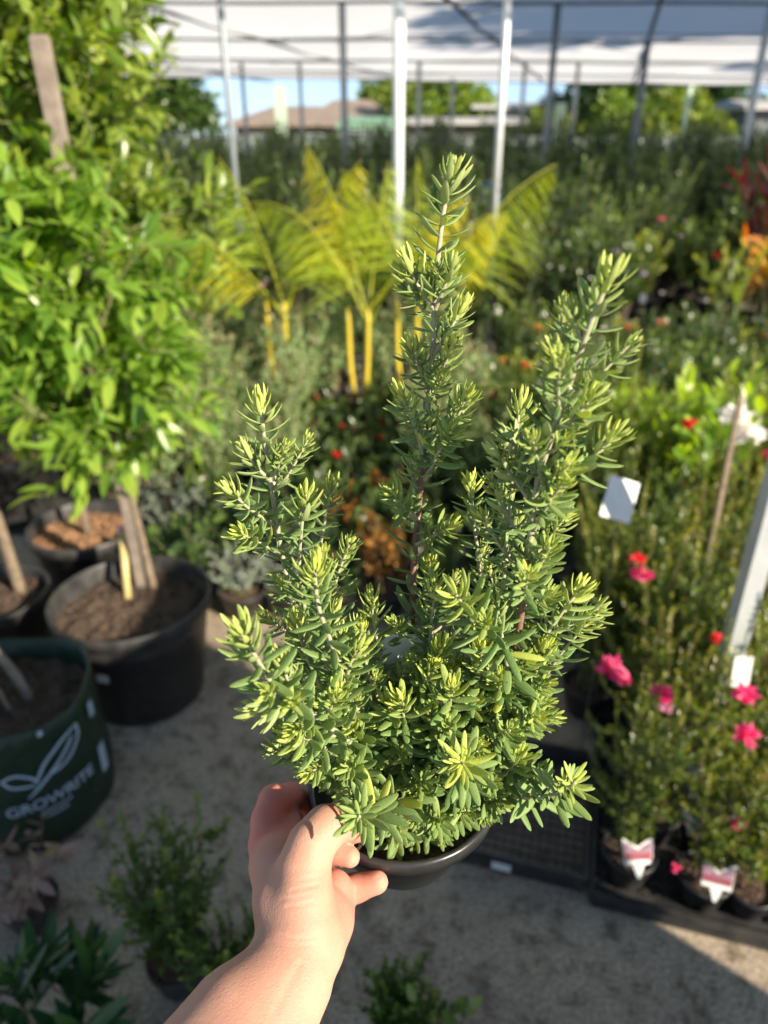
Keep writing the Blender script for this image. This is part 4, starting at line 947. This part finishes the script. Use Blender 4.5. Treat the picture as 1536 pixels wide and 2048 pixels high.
for yy in np.arange(2.30, 4.1, .19):
    for xx in np.arange(-.95, 1.25, .19):
        x = xx + rng.normal(0, .02); y = yy + rng.normal(0, .02)
        if not far_from_pots(x, y) or (x > .72 and y < 2.8) or (x > .3 and y > 3.3): continue
        if x < -.28 and y < 2.55 and x > -.55: k = 4
        elif x < -.3: k = int(rng.choice([4, 3, 2, 1], p=[.35, .3, .25, .1])) if y < 2.9 else int(rng.choice([1, 3, 2], p=[.4, .3, .3]))
        else: k = int(rng.choice([0, 1, 2, 3], p=[.10, .22, .50, .18]))
        if y > 3.0 and x < -.4: continue
        place(low[k], USED, (x, y, 0), rng.uniform(-.6, .6), rng.uniform(.85, 1.2), LOWLAB[k] + ', ' + where(x, y) + (', front' if y < 2.6 else ', centre' if y < 3 else ', rear'))
for yy in np.arange(3.05, 5.3, .25):
    for xx in np.arange(-1.7, .55, .24):
        x = xx + rng.normal(0, .03); y = yy + rng.normal(0, .03)
        if not far_from_pots(x, y) or (-.38 < x < .16 and y < 4.15): continue
        k = int(rng.integers(0, 3)); place(gum[k], USED, (x, y, 0), rng.uniform(-.8, .8), rng.uniform(.85, 1.2) * (.8 + .12 * (y - 3)), 'grey-green round-leaved shrub, %s row, %s' % ('front' if y < 3.6 else 'middle' if y < 4.4 else 'rear', where(x, y)))
for yy in np.arange(3.35, 5.3, .27):
    for xx in np.arange(.62, 3.6, .27):
        x = xx + rng.normal(0, .03); y = yy + rng.normal(0, .03)
        if yy > 4.6 and rng.random() < .25: continue
        k = int(rng.choice([5, 6, 7])); place(low[k], USED, (x, y, 0), rng.uniform(-.6, .6), rng.uniform(.85, 1.2), LOWLAB[k] + ', ' + where(x, y) + (', near row' if y < 3.9 else ', middle row' if y < 4.5 else ', far row'))
# tray with a white label by the big pot
tray(tuple(Wz(405, 1195, 0)), 0.1, .34, .28, .07, 'black tray with a white sticker beside the large black pot', sticker=True)
for i in range(2):
    for j in range(2):
        p = Wz(405, 1195, 0) + np.array([.09 + .16*i, .08 + .13*j, .02]); place(low[2], USED, tuple(p), .2, .9, 'low dark green plant in the tray beside the large black pot')
def red_head(fx, fy, t, sz, fm, o):
    g = MB(); blossom(g, (0, 0, 0), sz, np.random.default_rng(int(fx + fy)), 20); return g
# ------------------------------------------------------------------ background rows
bgp = []
specs = [('dark', .95, .20, (.085, .026), 34, 'f_white', 0, 'dark green shrub'), ('mid', 1.05, .22, (.09, .028), 30, 'f_palepink', 1, 'mid green shrub'),
         ('dark', 1.20, .22, (.08, .022), 40, 'f_red', 0, 'tall dark shrub'), ('yellowg', .70, .20, (.085, .026), 24, 'f_yellow', 0, 'yellow-green shrub'),
         ('mid', .60, .18, (.075, .024), 28, 'f_red', 2, 'red-flowered shrub'), ('mid', 1.15, .24, (.07, .018), 38, 'f_pink', 1, 'pink-flowered shrub'),
         ('dark', .55, .18, (.075, .024), 28, 'f_white', 4, 'white-flowered shrub'), ('mid', .7, .18, (.085, .026), 26, 'f_lilac', 3, 'lilac-flowered shrub')]
for k, (lf, h_, r_, le, nl, fm, fl, nm) in enumerate(specs):
    bgp.append(proto(nm.replace(' ', '_').replace('-', '_'), nm + 's in the rows of black pots at the back', pot=(.11, .20), leafm=lf, stemm='bark', seed=300 + k, h=h_, r=r_, nst=8, leaf=le, nleaf=nl, tm=T_SM, twigs=5,
                     ang=1.0, start=.22, young=.15, flowers=fl, fsize=.036, flowm=fm, r0=.005, lab=(.06, .08, .10, .03, 'white_card') if k in (0, 3, 4, 6) else None))
rng = np.random.default_rng(70); k_rng = np.random.default_rng(71)
poles = []
def bgplace(x, y, kinds, lo, hi, wh):
    if 2.4 < x < 4.1 and 5.7 < y < 7: return
    if y < 7 and k_rng.random() < .35: return
    k = int(rng.choice(kinds)); place(bgp[k], USED, (x, y, .004), rng.uniform(0, 6.28), rng.uniform(lo, hi), specs[k][7] + ' ' + wh + ', ' + where(x, y))
# near block right of the palms, y 3.7 - 5
for yy in np.arange(6.5, 8.9, .40):
    for xx in np.arange(-3.2, 5.4, .31):
        if rng.random() < .06: continue
        bgplace(xx + rng.normal(0, .05), yy + rng.normal(0, .05), [0, 0, 4, 6, 1, 3, 7, 5, 2, 2], .9, 1.25, 'in the nearest row beyond the path')
for xx in np.arange(-1.7, 1.75, .3):
    bgplace(xx + rng.normal(0, .04), 5.55 + rng.normal(0, .06), [0, 2, 2, 1], .95, 1.15, 'just behind the palms')
for yy in np.arange(9.4, 15, 1.0):
    for xx in np.arange(-5, 8.5, .50):
        if rng.random() < .12: continue
        bgplace(xx + rng.normal(0, .12), yy + rng.normal(0, .15), [0, 1, 2, 2, 5, 0], 1.0, 1.4, 'in the middle rows under the canopy')
for yy in np.arange(16.5, 31, 2.4):
    for xx in np.arange(-9, 15.5, .8):
        if rng.random() < .12: continue
        bgplace(xx + rng.normal(0, .2), yy + rng.normal(0, .3), [0, 2, 2, 1], 1.25, 1.7, 'in the far rows near the fence')
# colourful tropical plants at the right
crot = [proto('orange_croton', 'bright leaved plants at the right edge', pot=(.10, .16), leafm='orange', seed=400, h=.55, r=.2, nst=6, leaf=(.15, .025), nleaf=9, tm=T_FLAT, twigs=1, ang=.9, start=.4),
        proto('burgundy_cordyline', 'bright leaved plants at the right edge', pot=(.10, .16), leafm='burgundy', seed=401, h=.7, r=.15, nst=4, leaf=(.26, .022), nleaf=13, tm=T_FLAT, twigs=0, ang=.9, start=.5, droop=.15),
        proto('yellow_croton', 'bright leaved plants at the right edge', pot=(.10, .16), leafm='yellowg', seed=402, h=.5, r=.2, nst=6, leaf=(.12, .02), nleaf=10, tm=T_FLAT, twigs=1, ang=.9, start=.4)]
for (x, y, k, s_, lb) in ((2.55+.75, 6.3, 0, 1.5, 'croton with orange and yellow leaves between burgundy cordylines'), (3.65, 6.5, 1, 1.6, 'burgundy cordyline at the right edge beside the orange croton'),
                          (2.85, 6.2, 2, 1.4, 'yellow-green croton left of the orange one'), (3.75, 6.2, 0, 1.4, 'orange croton right of the burgundy cordyline'), (3.35, 6.8, 1, 1.6, 'burgundy cordyline behind the orange croton')):
    place(crot[k], USED, (x, y, 0), x * 3, s_, lb)
for p_ in [q for q in bpy.data.objects if q.parent is None and q.type == 'EMPTY' and q.location.z < -40]:
    for c in list(p_.children): bpy.data.objects.remove(c)
    bpy.data.objects.remove(p_)

# ------------------------------------------------------------------ foreground, bottom edge
def bottom_plants():
    parts = shrub_parts(500, .18, .10, 8, leaf=(.07, .012), nleaf=6, tm=T_FLAT, twigs=1, ang=1.3, start=.4, droop=.6)
    potted('wilted_pink_plant', 'wilted plant with pink and brown drooping leaves at the lower left edge', 'potted plant', None, (-.80, 1.06, 0), 0, .06, .08, parts, 'pinkleaf', 'brown_stem')
    parts = shrub_parts(501, .21, .13, 8, leaf=(.14, .016), nleaf=16, tm=T_FLAT, twigs=0, ang=1.05, start=.5, droop=.1)
    potted('oleander_shrub', 'dark narrow-leaved plant in the bottom left corner', 'potted plant', None, (-.62, .74, 0), 0, .07, .09, parts, 'blade', 'burgundy' if 0 else 'twig')
    for (x, y, s_, sd, lb) in ((-.43, .93, 1.0, 502, 'fine-leaved green shrub on the shaded concrete left of the forearm'), (-.27, .80, .8, 503, 'smaller fine-leaved shrub half hidden by the forearm'),
                               (.03, .74, .62, 504, 'fine-leaved shrub at the bottom edge right of the forearm')):
        parts = shrub_parts(sd, .42 * s_, .13 * s_, 12, leaf=(.022, .0055), nleaf=64, tm=T_SM, twigs=9, ang=.9, start=.12, young=.3, r0=.002)
        potted('fine_leaved_shrub', lb, 'potted plant', 'fine-leaved shrubs along the bottom edge', (x, y, 0), 0, .065, .09, parts, 'mid', 'twig')
    for (x, y, sd, lb) in ((.10, .72, 505, 'leafy sprig poking up at the bottom edge right of the hand'), (.42, .62, 506, 'small leafy sprig at the bottom edge near the right corner')):
        parts = shrub_parts(sd, .24, .05, 5, leaf=(.045, .010), nleaf=10, tm=T_FLAT, twigs=1, ang=.9, start=.3, young=.4)
        potted('leafy_sprig', lb, 'potted plant', None, (x, y, 0), 0, .06, .09, parts, 'mid', 'twig')
bottom_plants()
# unseen timber screens, added past the lower right corner to shade the concrete
for (y0, L_, h_, lb) in ((-.76, .64, 1.99, 'lower unseen timber screen added past the lower right corner to cast shade'), (-2.9, 2.12, 2.29, 'taller unseen timber screen added past the lower right corner to cast shade')):
    root = empty('added_shade_screen', (2.0, y0, 0), 0, lb, 'screen')
    for yy in ((.02, L_ - .09) if L_ < 1 else (.02, 1.0, L_ - .09)):
        g = MB(); g.box(.0, .07, yy, yy + .07, 0, h_); link('post', g.mesh('post', M['timber_grey'], smooth=False), root)
    g = MB(); n_ = int(h_ / .139)
    for k in range(n_): g.box(-.022, -.002, 0, L_, .02 + k*h_/n_, .018 + (k + .97)*h_/n_)
    link('boards', g.mesh('boards', M['timber_grey'], smooth=False), root)

# ------------------------------------------------------------------ canopy, poles
DV = unit([.319, 1.122, 0])        # direction the roof wires run
def canopy():
    m, nt, b = mat('shade_cloth'); n = noise(nt, .5, 3); r = ramp(nt, n.outputs[0], [(.3, (.87, .86, .87)), (.7, (.93, .92, .91))])
    nt.links.new(r.outputs[0], b.inputs['Base Color']); b.inputs['Roughness'].default_value = .9; b.inputs['Specular IOR Level'].default_value = .1
    tr = N(nt, 'ShaderNodeBsdfTranslucent'); nt.links.new(r.outputs[0], tr.inputs[0]); mx = N(nt, 'ShaderNodeMixShader'); mx.inputs[0].default_value = .70
    nt.links.new(b.outputs[0], mx.inputs[1]); nt.links.new(tr.outputs[0], mx.inputs[2]); nt.links.new(mx.outputs[0], nt.nodes['Material Output'].inputs[0])
    root = empty('shade_canopy', (0, 0, 0), 0, 'white shade cloth roof stretched over wires above the far rows', 'canopy')
    rows = [4.5, 8.8, 13.3, 17.9, 22.3, 26.0, 29.0]; xs = np.linspace(-16, 20, 73); ys = np.linspace(rows[0], rows[-1], 73); v = []
    for y in ys:
        k = min(int((y - rows[0]) / (rows[-1] - rows[0]) * 5), 4); k = max(i for i in range(6) if y >= rows[i] - 1e-6); f = (y - rows[k]) / (rows[k+1] - rows[k]) 
        for x in xs:
            yy = y + .20 * (x - 3) * ((y - 8.8) / 20) ** 2 * (y > 8.8)
            v.append((x, yy, 3.56 - .10 * math.sin(math.pi * min(max(f, 0), 1)) ** 1 - .04 * abs(math.sin(x * .7))))
    nx = len(xs); g = MB(); g.add(v, np.array([(i*nx+j, i*nx+j+1, (i+1)*nx+j+1, (i+1)*nx+j) for i in range(len(ys)-1) for j in range(nx-1)]))
    link('shade_cloth', g.mesh('shade_cloth', m), root)
    for y in rows:
        g = MB(); g.tube([(x, y + .20 * (x - 3) * ((y - 8.8) / 20) ** 2 * (y > 8.8), 3.50 - .02 * abs(math.sin(x * .7))) for x in xs[::2]], .028, 6); link('cross_wire', g.mesh('cross_wire', M['grey_pole']), root)
    for y in (11, 15.6, 20.1, 24.2):
        g = MB(); g.tube([(x, y + .20 * (x - 3) * ((y - 8.8) / 20) ** 2 * (y > 8.8), 3.30 + .05 * math.sin(x * .35)) for x in xs[::2]], .010, 5); link('irrigation_pipe', g.mesh('irrigation_pipe', M['grey_pole']), root)
    for (a_, b_) in (((-5, 13.3), (-2, 17.9)), ((2, 13.3), (-1, 17.9)), ((4, 17.9), (8, 22.3)), ((9, 13.3), (5.5, 17.9)), ((-3, 22.3), (0, 26))):
        g = MB(); g.tube([(a_[0], a_[1], 3.46), (b_[0], b_[1], 3.46)], .012, 5); link('brace_wire', g.mesh('brace_wire', M['grey_pole']), root)
    for x0 in (-14.5, -9.6, -4.9, -.2 + .0, 2.9, 7.5, 12):
        p0 = np.array([x0, 8.8, 3.45]); g = MB(); g.tube([p0 - DV * 4.2, p0 + DV * 21], .035, 6); link('roof_wire', g.mesh('roof_wire', M['grey_pole']), root)
canopy()
def pole(fx, fy, dist, wd, m, label, h_=3.5, grp='canopy poles'):
    p = Wy(fx, fy, dist); g = MB()
    g.lathe([(0, 0), (wd/2, 0), (wd/2, h_), (0, h_)], 14)
    fl = MB(); 
    o = link('canopy_pole', g.mesh('canopy_pole', M[m]), None, (p[0], p[1], 0)); tag(o, label, 'pole', grp)
    o2 = MB(); o2.box(-wd*1.1, wd*1.1, -wd*1.1, wd*1.1, 0, .012); link('base_plate', o2.mesh('base_plate', M[m], smooth=False), o)
for (fx, fy, d, wd, m, lb) in ((797, 200, 6.0, .082, 'white_pole', 'thick white pole near the centre of the photo rising to the canopy'),
        (1003, 200, 6.0, .055, 'steel', 'white pole right of the tallest shrub stem'), (457, 200, 6.0, .048, 'grey_pole', 'grey pole behind the edge of the left tree'),
        (688, 200, 13.4, .115, 'grey_pole', 'dark grey pole left of the thick white one'), (1099, 200, 13.4, .11, 'grey_pole', 'dark pole between the white pole and the pale green post'),
        (1294, 100, 17.9, .14, 'grey_pole', 'dark pole crossing the pale canopy on the right'), (1370, 240, 31.4, .2, 'green_pole', 'pale green post in front of the far trees'),
        (1498, 240, 13.4, .12, 'white_pole', 'leaning pale pole near the right edge'), (485, 160, 22.5, .12, 'grey_pole', 'thin far pole just right of the grey pole'),
        (602, 200, 22.5, .11, 'grey_pole', 'thin far pole before the brown roof'), (838, 160, 22.5, .12, 'grey_pole', 'thin far pole right of the thick white one'),
        (905, 190, 27, .13, 'grey_pole', 'thin far pole in front of the yellow-green trees'), (1155, 150, 22.5, .12, 'grey_pole', 'thin far pole above the pale green post'),
        (1045, 200, 22.5, .11, 'grey_pole', 'thin far pole right of the second white pole')):
    pole(fx, fy, d, wd, m, lb)
for (fx, lb) in ((562, 'broad pale green post in front of the brown roof'), (1120, 'short pale green post in front of the far grey roof')):
    p = Wy(fx, 230, 30.5); g = MB(); g.box(-.2, .2, -.05, .05, 0, 3.45 if fx < 700 else 2.9); tag(link('green_post', g.mesh('green_post', M['green_pole'], smooth=False), None, (p[0], p[1], 0)), lb, 'post')

# ------------------------------------------------------------------ fence, houses, far trees
def fence():
    m = plain('metal_fence', (.22, .27, .25), (.17, .21, .20), .6, 3)
    root = empty('metal_fence', (0, 36, 0), 0, 'long pale grey-green sheet metal fence behind the nursery', 'fence')
    g = MB(); xs = np.arange(-30, 34, .1); v = []
    for x in xs:
        k = int(round((x + 30) / .1)) % 4; y = 0 if k < 2 else .035
        v += [(x, y, 0), (x, y, 1.8)]
    g.add(v, np.array([(2*i, 2*i+2, 2*i+3, 2*i+1) for i in range(len(xs)-1)])); link('fence_sheets', g.mesh('fence_sheets', m, smooth=False), root)
    g = MB(); g.box(-30, 34, -.03, .06, 1.8, 1.86); link('top_rail', g.mesh('top_rail', m, smooth=False), root)
fence()
def house(name, label, x0, x1, y, dep, wall_h, roof_h, wallm, roofm, hip=True, eave=.6):
    root = empty(name, (x0, y, 0), 0, label, 'house'); L = x1 - x0
    g = MB(); g.box(0, L, 0, dep, 0, wall_h); link('wall', g.mesh('wall', wallm, smooth=False), root)
    a = L * .28 if hip else 0; e = eave
    v = [(-e, -e, wall_h), (L+e, -e, wall_h), (L+e, dep+e, wall_h), (-e, dep+e, wall_h), (a, dep/2, wall_h+roof_h), (L-a, dep/2, wall_h+roof_h)]
    v += [(p[0], p[1], p[2]+.18) for p in v]
    g = MB(); g.add(v, [[6,7,11,10],[8,9,10,11],[7,8,11],[9,6,10],[0,3,2,1],[0,1,7,6],[1,2,8,7],[2,3,9,8],[3,0,6,9]]); link('roof', g.mesh('roof', roofm, smooth=False), root)
    for k in range(max(2, int(L / 4))):
        wx = (k + .5) * L / max(2, int(L / 4)); w_ = MB()
        for (q0, q1, z0, z1) in ((wx-.75, wx+.75, 1.0, 1.06), (wx-.75, wx+.75, 2.04, 2.1), (wx-.75, wx-.69, 1.06, 2.04), (wx+.69, wx+.75, 1.06, 2.04)): w_.box(q0, q1, -.04, -.002, z0, z1)
        f = link('window', w_.mesh('window', M['white_pole'], smooth=False), root); w_ = MB(); w_.box(wx-.69, wx+.69, -.02, -.004, 1.06, 2.04)
        link('pane', w_.mesh('pane', glassm, smooth=False), f)
glassm = plain('window_glass', (.05, .08, .12), (.08, .12, .16), .1, 2)
tile = plain('brown_roof_tiles', (.30, .235, .19), (.24, .19, .155), .8, 1.5); brick = plain('dark_wall', (.20, .17, .15), (.14, .12, .11), .8, 1)
grn = plain('green_roof', (.22, .38, .26), (.18, .32, .22), .6, 2); pale = plain('pale_wall', (.55, .57, .58), (.45, .47, .49), .7, 1); gry = plain('grey_sheet_roof', (.46, .45, .44), (.38, .37, .36), .6, 1)
def X(px, Y): return Wy(px, 240, Y)[0]
house('brown_house', 'long house with a pale brown tiled hip roof seen beyond the fence', X(470, 52), X(690, 52), 52, 9, 2.5, 1.15, brick, tile)
house('hipped_house', 'house with a peaked brown tiled roof behind the green shed', X(610, 56), X(790, 56), 56, 9, 2.6, 1.6, brick, tile)
house('green_shed', 'low shed with a pale green roof beyond the fence', X(680, 42), X(790, 42), 42, 4, 2.2, .45, brick, grn, hip=False, eave=.2)
house('grey_carport', 'low building with a long pale sheet roof right of the thick white pole', X(812, 44), X(1050, 44), 44, 5, 2.45, .25, brick, gry, hip=False)
house('grey_warehouse', 'pale grey building under the canopy edge between the far trees', X(960, 50), X(1255, 50), 50, 6, 3.4, .3, plain('grey_sheet_wall', (.40, .385, .38), (.34, .33, .325), .7, 1), gry, hip=False)
house('dark_grey_building', 'slate grey building cut by the right edge', X(1500, 40), X(1800, 40), 40, 6, 3.0, .4, plain('slate_wall', (.20, .22, .25), (.16, .18, .2), .7, 1), gry, hip=False)
FT = ['tall tree casting shade on the canopy from beyond the right edge', 'second tall tree farther out beyond the right edge']
def far_tree(x, y, h_, r_, lm, label, seed, off=False):
    rng = np.random.default_rng(seed); root = empty('broadleaf_tree', (x, y, 0), 0, label, 'tree', 'trees beyond the fence' if not off else None)
    g = MB(); top = np.array([0, 0, h_ * .6]); g.tube([(0, 0, 0), (.05, 0, h_*.3), tuple(top)], [.06*r_+.08, .05*r_+.05, .04*r_], 8)
    cl = []
    for k in range(34):
        d = rng.normal(size=3); d /= np.linalg.norm(d); rr = rng.uniform(.45, 1) ; c = np.array([d[0]*r_*rr, d[1]*r_*rr, h_ - r_*.95 + d[2]*r_*.9*rr]); cl.append(c)
        g.tube([top*.8, (top + c)/2 + [0, 0, .1], c], [.06, .035, .015], 5, cap=False)
    link('trunk', g.mesh('trunk', M['bark']), root); n = 4200; idx = rng.integers(0, len(cl), n); cl = np.array(cl)
    d = rng.normal(size=(n, 3)); d /= np.linalg.norm(d, axis=1, keepdims=True)
    pos = cl[idx] + d * r_ * .36 * rng.uniform(.3, 1, (n, 1)) * np.array([1, 1, .8])
    g = MB(); g.leaves(T_SM, pos, d + rng.normal(0, .5, (n, 3)), d + [0, 0, .7] + rng.normal(0, .3, (n, 3)), r_ * .16 * rng.uniform(.6, 1.3, n), r_ * .055, -.1, np.c_[rng.uniform(-.5, .5, n).clip(0), rng.uniform(0, 1, n), np.zeros(n)])
    link('crown', g.mesh('crown', M[lm]), root)
for (fx, Y, h_, r_, lm, lb, sd) in ((760, 62, 6.2, 1.5, 'olive', 'small pointed tree above the roof left of the thick white pole', 1), (850, 55, 6.0, 2.6, 'yellowg', 'sunlit yellow-green tree right of the thick white pole', 2),
        (920, 52, 5.4, 2.6, 'olive', 'olive green tree behind the far poles', 3), (1180, 47, 5.6, 2.4, 'dark', 'dark tree before the grey building', 4), (1080, 41, 3.3, 1.7, 'yellowg', 'low yellow-green bush over the fence near the pale green post', 9),
        (1300, 48, 6.2, 3.2, 'mid', 'rounded bright green tree under the canopy edge', 5), (1420, 47, 6.2, 3.0, 'mid', 'tall dark green tree near the right edge', 6), (1320, 39, 3.8, 2.6, 'yellowg', 'low spreading yellowish tree just behind the fence', 7),
        (1400, 38.5, 3.0, 1.8, 'yellowg', 'drooping yellowish bush beside the spreading tree', 8), (1240, 44, 4.0, 2.0, 'olive', 'round olive tree between the grey building and the spreading tree', 10),
        (330, 50, 7, 3.2, 'mid', 'far tree glimpsed behind the left citrus leaves', 11), (140, 46, 6, 3.2, 'dark', 'dark far tree behind the left trees', 12)):
    far_tree(X(fx, Y), Y, h_, r_, lm, lb, sd)
for (x, y, h_, r_, sd) in ((13.0, 7.6, 11.0, 3.3, 30), (22, 14.6, 10.5, 3.0, 31)):
    far_tree(x, y, h_, r_, 'mid', FT[sd - 30], sd, True)
# blue barrel
g = MB(); g.lathe([(0, 0), (.19, 0), (.205, .03), (.205, .26), (.215, .28), (.205, .30), (.205, .50), (.215, .52), (.205, .54), (.205, .72), (.18, .75), (0, .75)], 28)
p = Wy(975, 370, 9.3); o = link('water_barrel', g.mesh('water_barrel', plain('blue_plastic', (.015, .11, .26), (.015, .09, .22), .4, 4)), None, (p[0], p[1], .45)); tag(o, 'blue plastic barrel beside the second white pole', 'barrel')
g = MB(); g.box(-.5, .5, -.4, .4, .38, .446); 
for sx in (-.45, .45):
    for sy in (-.35, .35): g.box(sx-.04, sx+.04, sy-.04, sy+.04, 0, .378)
tag(link('low_bench', g.mesh('low_bench', M['timber'], smooth=False), None, (p[0], p[1], 0)), 'low timber bench under the blue barrel', 'bench')
print('objects', len(bpy.data.objects))
